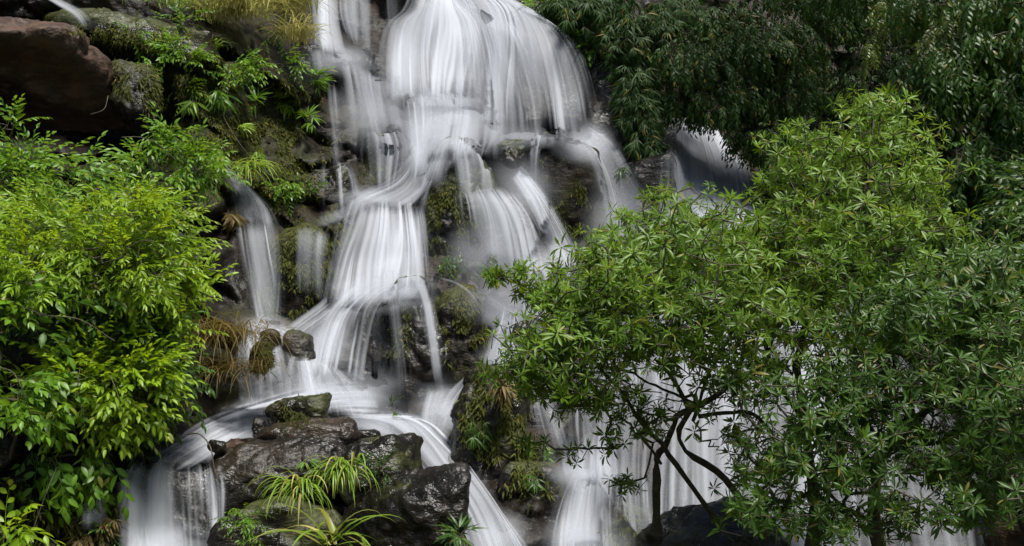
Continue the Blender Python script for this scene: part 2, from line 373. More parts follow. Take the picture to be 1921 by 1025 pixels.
def cast(px, py):
    """Distance Y and normal of the first rock met along lines of sight."""
    px = np.asarray(px, float).ravel(); py = np.asarray(py, float).ravel()
    D = nrm(at(px, py, np.ones(len(px))) - CAM); Yo = np.empty(len(px)); No = np.empty((len(px), 3))
    for i in range(len(px)):
        loc, nn, _, _ = BVH.ray_cast(CAMV, Vector(D[i]))
        if loc is None: Yo[i] = 20.0; No[i] = -D[i]
        else:
            Yo[i] = loc[1] - CAM[1]; nn = np.array(nn); No[i] = nn if nn @ D[i] < 0 else -nn
    return Yo, No

# ------------------------------------------------------------------ water
def smooth_bridge(T, it):
    R = T.copy(); Tw = T.copy()
    for _ in range(it):
        Av = Tw.copy(); Av[:, 1:-1] = 0.25 * Tw[:, :-2] + 0.5 * Tw[:, 1:-1] + 0.25 * Tw[:, 2:]
        Au = Av.copy(); Au[1:-1] = 0.25 * Av[:-2] + 0.5 * Av[1:-1] + 0.25 * Av[2:]
        Tw = np.minimum(R, Au)
    for _ in range(6):
        Av = Tw.copy(); Av[:, 1:-1] = 0.25 * Tw[:, :-2] + 0.5 * Tw[:, 1:-1] + 0.25 * Tw[:, 2:]
        Av[1:-1] = 0.25 * Av[:-2] + 0.5 * Av[1:-1] + 0.25 * Av[2:]; Tw = Av
    return Tw

VSEED = [0]
def across(R, nu):
    """Interpolate control streamlines (paths x nv x k) to nu streamlines."""
    m = len(R); t = np.linspace(0, m - 1, nu)
    if m < 3:
        f = t[:, None, None]; return R[0] * (1 - f) + R[-1] * f
    k0 = np.clip(t.astype(int), 0, m - 2); f = (t - k0)[:, None, None]
    q = np.concatenate([2 * R[:1] - R[1:2], R, 2 * R[-1:] - R[-2:-1]])
    a, b, c, d = q[k0], q[k0 + 1], q[k0 + 2], q[k0 + 3]
    return 0.5 * (2 * b + (c - a) * f + (2 * a - 5 * b + 4 * c - d) * f ** 2 + (3 * b - a - 3 * c + d) * f ** 3)

def veil_layer(paths, dens, wpx, lpx, lift, it, jit, fade_u, fade_top, fade_bot, seed, ext=(0, 0), widen=0.0, soft=0.0, thr=0.0, kk=1.0):
    nv = int(np.clip(lpx / 6, 14, 80)); nc = int(np.clip(wpx / 7, 8, 48)); nu = int(np.clip(wpx / (1.9 if soft < .5 else 5), 14, 230))
    R = []
    for pp in paths:
        q = [np.array(p[:2], float) for p in pp]
        if ext[0]: q[0] = q[0] + (q[0] - q[1]) / np.linalg.norm(q[0] - q[1]) * ext[0]
        if ext[1]: q[-1] = q[-1] + (q[-1] - q[-2]) / np.linalg.norm(q[-1] - q[-2]) * ext[1]
        R.append(resample(q, nv))
    R = np.stack(R); c = R.mean(0, keepdims=True); R = c + (R - c) * (1 + widen)
    G = across(R, nc)
    Yc, _ = cast(G[..., 0], G[..., 1]); Yc = Yc.reshape(nc, nv)
    Ym = Yc.copy(); Ym[1:-1] = np.minimum(np.minimum(Yc[:-2], Yc[2:]), Yc[1:-1]); Yn = Ym.copy(); Ym[:, 1:-1] = np.minimum(np.minimum(Yn[:, :-2], Yn[:, 2:]), Yn[:, 1:-1])
    Ym = np.where(Yc - Ym > 0.5, Yc, Ym)
    T = np.minimum(smooth_bridge(Ym, it), Ym + 0.02)
    GT = np.concatenate([G, T[..., None]], -1)
    x = np.linspace(0, nc - 1, nu); k0 = np.clip(x.astype(int), 0, nc - 2); f = (x - k0)[:, None, None]
    GT = GT[k0] * (1 - f) + GT[k0 + 1] * f; G, T = GT[..., :2], GT[..., 2]
    U = np.linspace(0, 1, nu)[:, None] + np.zeros((1, nv)); Vv = np.zeros((nu, 1)) + np.linspace(0, 1, nv)[None]
    X = U * wpx; Yv = Vv * lpx
    X = X + 11 * vnoise(np.stack([X / 34, Yv / 300, 0 * X + seed], -1), seed) + 5 * vnoise(np.stack([X / 13, Yv / 260, 0 * X + seed], -1), seed + 1)   # strands bunch and part
    nz = lambda lu, lv, sd: vnoise(np.stack([X / lu + 31.7 * sd, Yv / lv, 0 * X + sd * 3.7], -1), sd)
    G = G + np.stack([nz(26, 130, seed) * 3.0 + nz(70, 200, seed + 1) * 6.0, 0 * X], -1) * jit * min(1, wpx / 60)
    if fade_bot > 0: G[..., 1] += (Vv ** 6) * (nz(9, 900, seed + 2) + nz(30, 900, seed + 3)) * 7
    if fade_top > 0: G[..., 1] += ((1 - Vv) ** 6) * (nz(18, 900, seed + 4) * 5 + nz(50, 900, seed + 12) * 8)
    broad = 0.45 * nz(22, 260, seed + 7) + 0.6 * nz(60, 330, seed + 8); fine = 0.6 * nz(3.8, 170, seed + 5) + 0.5 * nz(8, 230, seed + 6)
    fine = fine * (0.25 + 1.1 * sstep(-0.5, 0.7, nz(48, 170, seed + 14)))
    st = 0.6 * broad + 0.4 * fine
    P = at(G[..., 0], G[..., 1], T - lift - 0.012 * st * (1 - soft))
    Dn = np.asarray(dens, float)
    if Dn.ndim == 0: Dn = np.full((2, 2), float(Dn))
    if Dn.ndim == 1: Dn = np.stack([Dn, Dn])
    a = np.stack([np.interp(np.linspace(0, 1, nv), np.linspace(0, 1, Dn.shape[1]), r) for r in Dn])
    dd = np.stack([np.interp(np.linspace(0, 1, nu), np.linspace(0, 1, len(a)), a[:, j]) for j in range(nv)], 1)
    ed = np.minimum(U, 1 - U) + 0.10 * nz(22, 120, seed + 9) * np.minimum(1, np.minimum(U, 1 - U) * 10)
    dd = dd * (0.30 + 0.70 * sstep(0, fade_u, ed))
    if fade_top: dd = dd * (0.35 + 0.65 * sstep(0, fade_top * 2.2, Vv))
    if fade_bot: dd = dd * (0.35 + 0.65 * sstep(0, fade_bot * 2.2, 1 - Vv))
    al = sstep(0.0, 1.24, dd + kk * (0.44 * broad + 0.36 * fine) * (1.12 - 0.75 * dd) * (1 - 0.75 * soft)) * (0.25 + 0.75 * sstep(0, 0.25, dd))
    if thr > 0: al = al * sstep(thr, thr + 0.5, 0.5 + 0.5 * fine + 0.5 * broad)
    al = al * sstep(0, 0.07, np.minimum(U, 1 - U))
    if fade_top: al = al * sstep(0, fade_top, Vv + 0.4 * fade_top * nz(14, 900, seed + 10) * np.minimum(1, Vv * 30))
    if fade_bot: al = al * sstep(0, fade_bot, (1 - Vv) + 0.5 * fade_bot * nz(8, 900, seed + 11) * np.minimum(1, (1 - Vv) * 30))
    return P.reshape(-1, 3), grid_faces(nu, nv), np.clip(al, 0, 0.965).ravel()

def fall(label, sheets, name='waterfall'):
    """One cascade: every sheet = dict(p=streamlines, d=density ...), draped over the rocks in layers of falling water."""
    VV, FF, AA, o = [], [], [], 0
    for sh in sheets:
        paths = sh['p']
        wpx = max(math.dist(paths[-1][i][:2], paths[0][i][:2]) for i in (0, -1))
        lpx = max(sum(math.dist(pp[i][:2], pp[i + 1][:2]) for i in range(len(pp) - 1)) for pp in (paths[0], paths[-1]))
        soft = float(sh.get('soft', 0)); ft, fb = sh.get('ft', 0.07), sh.get('fb', 0.12)
        lay = [('body', sh.get('bd', 0.32), max(soft, 0.6), 0.45, sh.get('bw', 0.45 if wpx > 60 else 0.8))]
        if soft < 0.55: lay.append(('strand', 0.70, soft, sh.get('fe', 0.30), 0.22))
        if wpx > 45 and soft < 0.3: lay.append(('front', 0.75, soft, 0.34, 0.22))
        for L, (kind, dm, sf, fu, wd) in enumerate(lay):
            VSEED[0] += 13
            v, f, al = veil_layer(paths, np.asarray(sh['d'], float) * dm, wpx * (1 + wd), lpx, sh.get('lift', 0.04) + 0.05 * L, sh.get('it', 25), sh.get('jit', 1.0), fu, ft * (1.6 if L == 0 else 1), fb * (1.6 if L == 0 else 1), VSEED[0],
                                  (10 if ft else 0, 12 if fb else 0), wd, sf, 0.35 if kind == 'front' else 0.0, sh.get('kk', 1.0))
            VV.append(v); FF.append(f + o); AA.append(al); o += len(v)
    return add(name, make_mesh(name, np.vstack(VV), np.vstack(FF), {'veil': np.concatenate(AA)}), M['water'], kind='structure', label=label)

def spray(label, puffs):
    """Fine spray drifting where water lands: loose layered veils of droplets hugging the rocks."""
    VV, FF, AA, o = [], [], [], 0
    for i, (cx, cy, rx, ry, al, lf) in enumerate(puffs):
        for L in range(2):
            n = 22; u, v = np.meshgrid(np.linspace(-1, 1, n), np.linspace(-1, 1, n), indexing='ij'); q = 1 + 0.25 * L
            X = cx + u * rx * q; Y = cy + v * ry * q; Yc, _ = cast(X, Y); T = smooth_bridge(Yc.reshape(n, n), 30)
            nzv = vnoise(np.stack([u * 1.7 + i * 5.1, v * 1.7, 0 * u + L], -1), 60 + i)
            VV.append(at(X, Y, T - lf * (1 + 0.9 * L) - 0.1 * nzv).reshape(-1, 3)); FF.append(grid_faces(n, n) + o); o += n * n
            r = np.sqrt(u * u + v * v); AA.append((1.35 * al * (1 - sstep(0.05, 1.0, r + 0.18 * nzv)) * (0.8 + 0.35 * nzv) * (1 if L == 0 else .6)).ravel() * (r.ravel() < 0.995))
    return add('spray', make_mesh('spray', np.vstack(VV), np.vstack(FF), {'veil': np.clip(np.concatenate(AA), 0, .9)}), M['water'], kind='stuff', label=label)

S = lambda p, d, **k: dict(p=p, d=d, **k)
fall('uppermost domed fall, left half, landing on the rock shelf', [
  S([[(778, -30), (760, 20), (733, 50), (720, 95), (716, 150), (722, 195)], [(795, -30), (785, 15), (762, 45), (752, 100), (752, 190)], [(815, -30), (808, 10), (800, 45), (795, 100), (800, 192)],
     [(835, -30), (838, 10), (846, 45), (850, 100), (850, 190)], [(852, -30), (858, 5), (882, 35), (893, 90), (900, 192)], [(864, -30), (872, 5), (905, 30), (925, 90), (935, 195)]], [[.75, .8, .55, .4], [.9, .95, .85, .8], [.95, 1, .9, .85], [1, .95, .75, .75], [1, .9, .65, .6], [.9, .8, .5, .4]], ft=0),
  S([[(640, -20), (642, 30), (655, 70)], [(660, -20), (662, 30), (668, 80)], [(690, -20), (692, 40), (690, 100)]], [.4, .4, .35], ft=0),
  S([[(725, -20), (728, 30), (735, 75)], [(752, -20), (750, 25), (748, 60)]], [.6, .5, .4], ft=0),
])
fall('uppermost domed fall, right half, spreading down to the upper pool', [
  S([[(838, -30), (852, 18), (862, 80), (868, 165), (866, 276)], [(850, -30), (880, 18), (893, 80), (890, 165), (884, 280)], [(862, -30), (908, 15), (925, 80), (928, 175), (926, 284)], [(872, -30), (938, 8), (962, 60), (974, 155), (986, 276)],
     [(880, -30), (958, 10), (1003, 60), (1028, 145), (1046, 266)], [(890, -30), (980, 18), (1033, 70), (1064, 140), (1085, 245)], [(930, 8), (1012, 50), (1056, 78), (1084, 130), (1108, 245)]],
    [[.9, .7, .4, .3, .4], [1, .95, .7, .4, .4], [1, .95, .65, .35, .4], [1, 1, .85, .5, .45], [.95, 1, .9, .7, .6], [.85, .95, .8, .6, .55], [.6, .7, .6, .5, .45]], ft=0, fu=.16),
  S([[(900, 20), (915, 80), (930, 170), (935, 270)], [(1000, 45), (1030, 100), (1060, 180), (1075, 262)]], [.5, .4, .3, .35], n=1, lift=.2),
])
fall('white cascade from the rock shelf down to the peaked boulder', [
  S([[(742, 176), (748, 220), (762, 270), (768, 330)], [(800, 178), (803, 230), (798, 280), (784, 338)], [(862, 174), (862, 215), (856, 260), (848, 302)], [(918, 180), (938, 210), (930, 250), (908, 284)]],
    [[.75, .85, .95, .95], [.95, .95, 1, 1], [.95, .9, .9, .9], [.6, .75, .75, .7]]),
  S([[(1080, 232), (1010, 240), (930, 250), (850, 262)], [(1080, 250), (1010, 262), (930, 272), (850, 282)], [(1070, 268), (1000, 282), (930, 292), (850, 306)]], [[.1, .15, .3, .4], [.2, .22, .4, .6], [.08, .08, .15, .4]], n=1, soft=.8, fu=.4),
])
fall('narrow left stream stepping down beside the mossy cliff', [
  S([[(588, -20), (590, 40), (592, 100)], [(612, -20), (614, 40), (618, 100)], [(630, -20), (634, 40), (644, 105)]], [.75, .65, .75], ft=0),
  S([[(584, 84), (640, 92), (705, 118), (775, 168)], [(584, 104), (638, 114), (700, 146), (766, 196)], [(586, 130), (634, 140), (690, 178), (752, 226)]], [[.35, .4, .4, .5], [.7, .6, .55, .6], [.25, .25, .3, .4]], lift=.04, fu=.35, soft=.6),
  S([[(588, 98), (592, 130), (600, 160)], [(610, 98), (614, 130), (618, 165)], [(640, 104), (642, 140), (644, 170)]], [.7, .45, .2], fb=.3),
  S([[(612, 165), (614, 200), (620, 250), (624, 318)], [(634, 165), (638, 200), (640, 250), (648, 318)]], [.5, .5, .45, .5], fu=.35),
  S([[(640, 118), (650, 170), (660, 240), (665, 300)], [(700, 140), (706, 190), (715, 240), (715, 290)], [(762, 185), (764, 230), (768, 260), (770, 300)]], [.55, .36, .28, .2], n=1, fb=.3),
  S([[(686, 248), (684, 290), (690, 350)], [(730, 244), (740, 280), (735, 350)], [(764, 250), (772, 300), (765, 350)]], [.5, .35, .3], n=1),
  S([[(598, 316), (598, 360), (602, 410)], [(612, 318), (610, 360), (612, 415)]], [.45, .35, .25], fu=.35),
  S([[(632, 314), (634, 345), (636, 385)], [(640, 314), (642, 345), (646, 385)]], [.5, .4, .3], fu=.35),
  S([[(648, 314), (656, 335), (662, 375)], [(658, 316), (668, 338), (674, 378)]], [.6, .75, .6], fu=.35),
  S([[(600, 404), (640, 388), (680, 362)], [(604, 430), (646, 414), (690, 390)]], [.25, .4, .45], n=1, fu=.45, soft=.5),
])
fall('broad white central drop left of the peaked boulder', [
  S([[(770, 300), (735, 335), (690, 358), (664, 374)], [(790, 300), (768, 345), (728, 372), (702, 384)], [(812, 288), (796, 340), (770, 370), (745, 388)], [(832, 278), (812, 330), (798, 362), (792, 388)]], [[.85, .85, .8, .85], [.95, .95, .9, .95], [.75, .8, .8, .9], [.45, .4, .45, .6]], lift=.06),
  S([[(664, 370), (650, 410), (636, 480), (622, 572)], [(700, 380), (690, 430), (676, 490), (668, 570)], [(735, 382), (735, 430), (732, 490), (730, 562)], [(768, 386), (772, 430), (776, 490), (778, 556)], [(796, 384), (800, 430), (806, 500), (812, 552)]],
    [[.7, .6, .45, .4], [.9, .85, .75, .7], [1, .98, .95, .95], [.85, .75, .6, .6], [.5, .35, .3, .3]]),
])
fall('fan of water over and right of the peaked boulder', [
  S([[(832, 272), (812, 305), (786, 340)], [(850, 268), (840, 300), (838, 345)]], [.4, .32, .25], n=1, bw=.1),
  S([[(850, 268), (858, 310), (866, 362)], [(875, 266), (886, 310), (892, 364)], [(900, 274), (920, 310), (925, 366)]], [.65, .38, .3], bw=.15),
  S([[(880, 270), (930, 300), (975, 360), (1010, 430), (1040, 525)], [(900, 268), (950, 300), (1000, 355), (1040, 425), (1075, 520)], [(925, 276), (975, 310), (1022, 365), (1060, 430), (1095, 500)]], [[.8, .7, .7, .6, .5], [.9, .95, .9, .85, .7], [.6, .6, .6, .5, .4]]),
  S([[(864, 362), (866, 400), (870, 450), (868, 500)], [(890, 360), (902, 395), (912, 450), (915, 505)], [(925, 362), (950, 400), (968, 455), (980, 515)], [(960, 372), (990, 410), (1012, 460), (1030, 525)]], [[.4, .22, .15, .08], [.6, .4, .25, .15], [.85, .75, .65, .5], [.7, .7, .6, .5]], bw=.1),
])
fall('right-hand veil curving around the tall rounded boulder', [
  S([[(1025, 244), (1040, 248), (1060, 270), (1075, 310)], [(1052, 238), (1075, 252), (1095, 290), (1105, 330)]], [.8, .65, .3], fb=.4, n=1),
  S([[(1052, 240), (1085, 256), (1112, 310), (1124, 380), (1130, 470)], [(1075, 236), (1108, 258), (1138, 315), (1155, 385), (1168, 470)], [(1095, 236), (1135, 262), (1165, 325), (1190, 390), (1210, 465)], [(1110, 236), (1155, 270), (1190, 335), (1222, 395), (1245, 460)]], [[.8, .7, .55, .45, .35], [.85, .8, .65, .55, .45], [.6, .5, .42, .38, .3], [.3, .3, .25, .25, .2]], fu=.3, fb=.25, soft=.3),
  S([[(985, 262), (990, 300), (992, 340)], [(1020, 248), (1010, 300), (1012, 360)]], [.5, .3, .15], n=1, fb=.4),
])
fall('slender fall dropping beside the mossy upright ledge on the left', [
  S([[(422, 318), (436, 355), (444, 395), (448, 425)], [(430, 318), (456, 350), (478, 390), (482, 425)], [(440, 322), (470, 355), (505, 395), (518, 428)]], [[.3, .4, .45, .5], [.7, .65, .6, .65], [.3, .3, .4, .5]], fu=.3),
  S([[(446, 420), (452, 470), (462, 540), (476, 615)], [(472, 420), (478, 470), (486, 540), (492, 615)], [(498, 422), (504, 470), (510, 540), (512, 612)], [(518, 424), (522, 470), (524, 540), (524, 600)]], [[.4, .3, .2, .15], [.75, .7, .65, .6], [.45, .4, .3, .3], [.35, .2, .12, .1]], lift=.10),
  S([[(540, 428), (540, 480), (542, 540)], [(612, 440), (606, 490), (600, 560)]], [.30, .2, .1], n=1),
])
fall('lower fan spreading left over the great rounded boulder', [
  S([[(642, 548), (612, 580), (592, 630), (580, 695)], [(690, 546), (648, 585), (624, 640), (612, 705)], [(735, 540), (694, 575), (674, 640), (660, 712)], [(775, 532), (742, 572), (726, 640), (722, 735)], [(800, 530), (786, 570), (770, 640), (764, 740)]],
    [[.75, .7, .65, .7], [.95, .95, .9, .9], [.9, .6, .42, .5], [.6, .22, .12, .15], [.2, .05, .03, .03]], bw=.1),
  S([[(600, 545), (680, 538), (740, 528), (815, 516)], [(600, 580), (680, 572), (745, 560), (815, 546)]], [.3, .6, .6, .2], n=1, fu=.45, soft=.8),
])
fall('single bright jet crossing the great rounded boulder', [
  S([[(770, 526), (790, 560), (802, 620), (812, 690), (820, 730)], [(796, 530), (808, 565), (820, 620), (830, 690), (836, 730)]], [.8, .85, .75, .7, .6], fu=.35),
  S([[(828, 515), (858, 524), (890, 548), (915, 580)], [(826, 524), (856, 534), (884, 556), (905, 590)]], [.15, .22, .22, .15], n=1, fu=.35),
  S([[(700, 560), (704, 640), (706, 730)], [(745, 560), (752, 640), (758, 760)]], [.25, .2, .1], n=1),
])
fall('fringe of runnels spilling off the lower left shelf', [
  S([[(460, 632), (452, 660), (455, 710), (462, 770)], [(476, 622), (478, 655), (480, 710), (484, 768)], [(498, 622), (510, 655), (516, 710), (520, 762)], [(530, 640), (538, 665), (546, 710), (550, 755)]], [[.6, .6, .5, .5], [.9, .75, .6, .6], [.7, .6, .5, .5], [.75, .6, .5, .6]]),
  S([[(470, 622), (520, 632), (556, 668)], [(490, 602), (545, 612), (590, 640)]], [.7, .8, .7], n=1, fu=.3, soft=.3),
  S([[(560, 660), (548, 690), (545, 740), (540, 770)], [(580, 668), (590, 700), (600, 740), (605, 765)], [(618, 690), (640, 720), (660, 755), (672, 790)], [(650, 700), (690, 735), (712, 770), (722, 800)]], [[.85, .75, .7, .8], [.95, .95, .95, .95], [.95, .95, .95, 1], [.8, .7, .6, .7]]),
  S([[(610, 566), (575, 590), (540, 612)], [(625, 590), (590, 614), (556, 640)]], [.6, .6, .5], n=1, fu=.35, soft=.3),
  S([[(520, 690), (600, 680), (690, 690), (770, 735)], [(500, 730), (600, 728), (700, 745), (790, 775)], [(490, 775), (600, 775), (710, 800), (810, 810)]], [[.3, .45, .45, .25], [.55, .7, .7, .4], [.4, .55, .6, .4]], n=1, soft=.7, fu=.35),
])
fall('pale stream sliding left behind the foreground slab', [
  S([[(700, 715), (610, 722), (500, 748), (400, 785), (335, 825), (262, 872)], [(705, 745), (620, 748), (515, 772), (425, 806), (362, 842), (305, 880)], [(700, 780), (630, 778), (540, 796), (470, 826), (410, 856), (370, 882)]],
    [[.5, .65, .75, .85, .8, .7], [.8, .7, .85, .95, .9, .8], [.6, .35, .3, .6, .6, .5]], lift=.05),
])
fall('fringe of thin curtain falls at the lower left edge', [
  S([[(262, 868), (245, 895), (240, 950), (236, 1060)], [(300, 866), (290, 895), (288, 950), (286, 1060)], [(340, 872), (338, 900), (340, 950), (342, 1060)], [(380, 874), (382, 905), (384, 950), (386, 1060)], [(402, 880), (408, 910), (410, 955), (410, 1060)]],
    [[.6, .95, .95, .9], [.45, .7, .7, .7], [.2, .5, .45, .5], [.2, .5, .4, .5], [.2, .4, .35, .4]], fb=0, lift=.05, fe=.10, kk=2.0, bd=.22, bw=.05),
  S([[(140, 905), (142, 940), (144, 985)], [(170, 900), (172, 940), (174, 985)], [(188, 905), (190, 940), (192, 985)]], [.5, .42, .3], n=1),
])
fall('main chute running down right past the black boulders', [
  S([[(640, 786), (720, 800), (775, 850), (830, 920), (870, 985), (900, 1060)], [(660, 776), (750, 788), (805, 830), (860, 900), (905, 970), (940, 1060)], [(700, 778), (780, 785), (830, 825), (885, 895), (930, 965), (970, 1060)], [(740, 790), (810, 800), (850, 835), (900, 905), (950, 980), (1000, 1060)]],
    [[.8, .8, .7, .7, .7, .7], [1, .95, .95, .9, .9, .9], [.85, .85, .75, .6, .6, .7], [.5, .45, .4, .3, .35, .4]], fb=0, lift=.06, fu=.34),
  S([[(815, 830), (865, 880), (915, 950), (945, 1010), (960, 1060)], [(860, 840), (910, 900), (960, 975), (1000, 1030), (1020, 1060)]], [.35, .3, .35, .3, .3], n=1, fb=0),
  S([[(670, 800), (735, 812), (785, 860), (835, 930)], [(640, 800), (700, 826), (760, 880), (805, 940)]], [.5, .4, .3, .2], n=1),
  S([[(800, 745), (790, 775), (790, 800)], [(832, 738), (820, 775), (816, 815)], [(862, 726), (840, 758), (826, 825)]], [[.6, .6, .5], [.7, .7, .6], [.35, .35, .3]]),
])
fall('small steps of water above the craggy black rock', [
  S([[(930, 585), (925, 620), (905, 680), (885, 705)], [(955, 590), (948, 625), (930, 680), (905, 705)], [(975, 605), (975, 635), (965, 675), (945, 695)]], [.6, .75, .8, .7]),
  S([[(915, 550), (950, 572), (1005, 600), (1045, 640)], [(905, 600), (938, 620), (985, 650), (1015, 690)]], [.35, .5, .5, .4], n=1, fu=.35, soft=.4),
  S([[(985, 570), (1010, 575), (1060, 600)], [(985, 600), (1010, 600), (1055, 625)]], [.5, .4, .3], n=1, fu=.3),
  S([[(884, 702), (846, 735), (812, 790)], [(896, 712), (858, 750), (826, 820)]], [.45, .4, .35], soft=.3),
])
fall('small bottom cascade left of the tree rock', [
  S([[(1070, 820), (1060, 870), (1075, 905)], [(1110, 815), (1105, 870), (1110, 900)], [(1150, 820), (1150, 870), (1160, 905)]], [.55, .7, .8], ft=.3),
  S([[(1070, 895), (1050, 930), (1035, 990), (1025, 1060)], [(1100, 890), (1090, 930), (1080, 990), (1075, 1060)], [(1130, 892), (1125, 930), (1120, 990), (1122, 1060)], [(1165, 900), (1160, 940), (1158, 990), (1165, 1060)]], [[.5, .55, .5, .6], [.9, .9, .85, .9], [.9, .85, .8, .85], [.5, .45, .5, .5]], fb=0),
  S([[(985, 640), (990, 700), (1000, 760), (1020, 840)], [(1040, 640), (1045, 700), (1050, 760), (1070, 840)]], [.45, .35, .3, .3], n=1),
])
fall('wide white fall seen through the leafy tree', [
  S([[(1060, 560), (1080, 640), (1100, 740), (1100, 830)], [(1150, 530), (1180, 620), (1190, 720), (1190, 830), (1200, 940)], [(1280, 520), (1300, 620), (1310, 740), (1310, 860), (1310, 1060)], [(1430, 540), (1440, 640), (1450, 740), (1460, 860), (1470, 1060)], [(1560, 560), (1580, 660), (1600, 760), (1620, 880), (1640, 1060)], [(1660, 600), (1700, 680), (1730, 780), (1770, 900), (1800, 1060)], [(1740, 640), (1790, 720), (1840, 820), (1880, 920), (1900, 1060)]],
    [[.2, .25, .25, .2], [.4, .5, .5, .5], [.5, .65, .6, .6], [.5, .65, .55, .65], [.4, .5, .5, .55], [.3, .4, .45, .5], [.15, .25, .3, .3]], fb=0, lift=.06, it=30, soft=.25),
])
fall('hazy side fall half hidden under hanging branches', [
  S([[(1262, 215), (1250, 280), (1245, 350), (1240, 460)], [(1290, 215), (1295, 280), (1300, 350), (1300, 460)], [(1320, 225), (1350, 280), (1370, 350), (1380, 460)], [(1345, 260), (1390, 310), (1415, 370), (1430, 460)]], [[.6, .8, .85, .8], [.9, 1, 1, 1], [.7, 1, 1, 1], [.5, .7, .7, .7]], it=50, fu=.25, soft=0, kk=1.9),
])
fall('little stream on the wet slab at the top left corner', [
  S([[(75, -10), (110, 10), (140, 30), (150, 48)], [(95, -10), (130, 8), (158, 24), (172, 44)]], [.7, .8, .6, .4], fu=.3, ft=0, n=1),
])
spray('drifting spray at the feet of the upper domed falls', [(835, 192, 110, 34, .42, .14), (820, 240, 90, 60, .3, .16), (700, 210, 80, 70, .22, .14), (985, 258, 100, 26, .26, .14), (790, 290, 60, 50, .4, .12), (1100, 270, 60, 50, .34, .14), (640, 110, 70, 34, .3, .12), (870, 272, 60, 22, .4, .12)])
spray('drifting spray around the central drop and fan', [(720, 552, 110, 34, .42, .12), (1030, 505, 100, 60, .4, .14), (900, 470, 70, 60, .2, .14), (980, 360, 70, 80, .2, .14), (1165, 420, 80, 90, .22, .2), (690, 372, 60, 26, .36, .1), (960, 560, 110, 60, .2, .2), (495, 612, 60, 26, .34, .1)])
spray('drifting spray over the lower pool and steps', [(640, 740, 130, 50, .45, .1), (500, 775, 90, 34, .3, .1), (600, 650, 80, 60, .26, .12), (400, 840, 70, 30, .25, .1), (330, 1015, 90, 40, .25, .1), (720, 800, 100, 34, .45, .1), (830, 770, 60, 60, .36, .12), (930, 1010, 70, 60, .4, .12), (1095, 890, 80, 40, .36, .12), (1100, 1010, 90, 50, .34, .12), (950, 670, 60, 40, .26, .12)])
B('tree_rock', 'black rock under the roots of the leafy tree', (1195, 945, 1480, 1130), 9.2, 'rock_wet', 37, 0.8, 12, 5, 1, 5, 9, 0.3)
B('brown_rock', 'brown rock at the bottom right corner beneath branches', (1850, 880, 2020, 1120), 9.2, 'rock_brown', 40, 0.8, 11, 5, 1, 0, 10, 0.2)
B('mossy_rock', 'long mossy rock in the stream behind the foreground slab', (500, 744, 622, 812), 11.35, 'rock_wet', 21, 0.8, 12, 5, 1, 8, 10, 0.4)
B('stream_rock', 'mossy stone washed by thin falls at the lower left shelf', (470, 640, 514, 706), 12.45, 'rock_moss', 17, 0.9, 12, 4, 1, 0, 9, 0.6)
B('stream_rock', 'dark wet stone standing between two runnels beside the mossy ledge', (534, 618, 592, 694), 12.75, 'rock_wet', 19, 0.9, 12, 4, 0.8, 0, 7, 0.3)
B('knob_rock', 'small black rock knob between the two upper pools', (924, 260, 990, 326), 16.35, 'rock_wet', 12, 0.9, 12, 5, 1.2, 0, 9, 0.4)
B('ridge_rock', 'red-brown ridge rock lying along the back of the foreground slab', (480, 786, 672, 862), 10.75, 'rock_ridge', 23, 0.7, 10, 5, 1, 6, 10, 0.2)
B('small_rock', 'small tan rock on the left end of the foreground slab', (418, 824, 476, 858), 10.5, 'rock_brown', 24, 0.9, 12, 4, 1, 0, 9, 0.4)
B('stream_rock', 'small round wet stone at the top of the lower left shelf', (486, 618, 526, 652), 12.6, 'rock_wet', 18, 0.9, 12, 4, 0.8, 0, 7, 0.2)
B('craggy_rock', 'craggy black rock hung with plants, left of the leafy tree', (832, 690, 985, 940), 12.2, 'rock_wet', 29, 0.8, 13, 5, 1.2, -3, 10, 0.55)
B('stream_rock', 'wet dark stone where the right stream parts, above the craggy rock', (958, 602, 1004, 650), 13.8, 'rock_wet', 32, 0.9, 12, 4, 1, 0, 9, 0.3)
B('stream_rock', 'small dark stone breaking the pale stream left of the long mossy rock', (474, 784, 500, 828), 11.1, 'rock_wet', 51, 0.9, 12, 4, 1, 0, 9, 0.4)
B('stream_rock', 'tiny brown stone at the brink above the curtain falls', (390, 826, 424, 850), 10.3, 'rock_slab', 52, 0.9, 12, 4, 1, 0, 9, 0.2)
B('stream_rock', 'dark wet stone between the ridge rock and the main chute', (664, 806, 712, 846), 11.0, 'rock_wet', 54, 0.9, 12, 4, 0.8, 0, 8, 0.1)
B('brown_rock', 'brown rock showing between leaves beside the wide white fall', (1575, 640, 1665, 775), 12.7, 'rock_slab', 55, 0.8, 12, 5, 1, 0, 9, 0.2)
B('ledge_rock', 'dark ledge breaking the wide white fall low on the right', (1690, 860, 1860, 930), 10.4, 'rock_wet', 56, 0.8, 12, 5, 1, 0, 9, 0.3)
B('foreground_slab', 'large flat wet grey-brown slab in the lower left foreground', (408, 822, 690, 965), 10.55, 'rock_slab', 22, 0.9, 9, 6, 0.75, 4, 12, 0.1)
B('black_boulder', 'black boulder with leafy top right of the foreground slab', (645, 818, 786, 960), 10.4, 'rock_wet', 25, 0.9, 11, 5, 1, 0, 10, 0.4)
B('black_boulder', 'biggest black wet boulder at the bottom edge, sloping down right', (630, 866, 880, 1120), 10.05, 'rock_wet', 26, 0.9, 10, 6, 1, 0, 11, 0.25)
B('dark_block', 'dark rock beneath the bright grass at the bottom edge', (412, 935, 660, 1120), 10.25, 'rock_wet', 27, 0.8, 12, 5, 1, 0, 10, 0.6)
_late = LATE[LATE0:]
_V = np.vstack([allV] + [v for v, f in _late]); _o = len(allV)
for v, f in _late:
    polys += (f + _o).tolist(); _o += len(v)
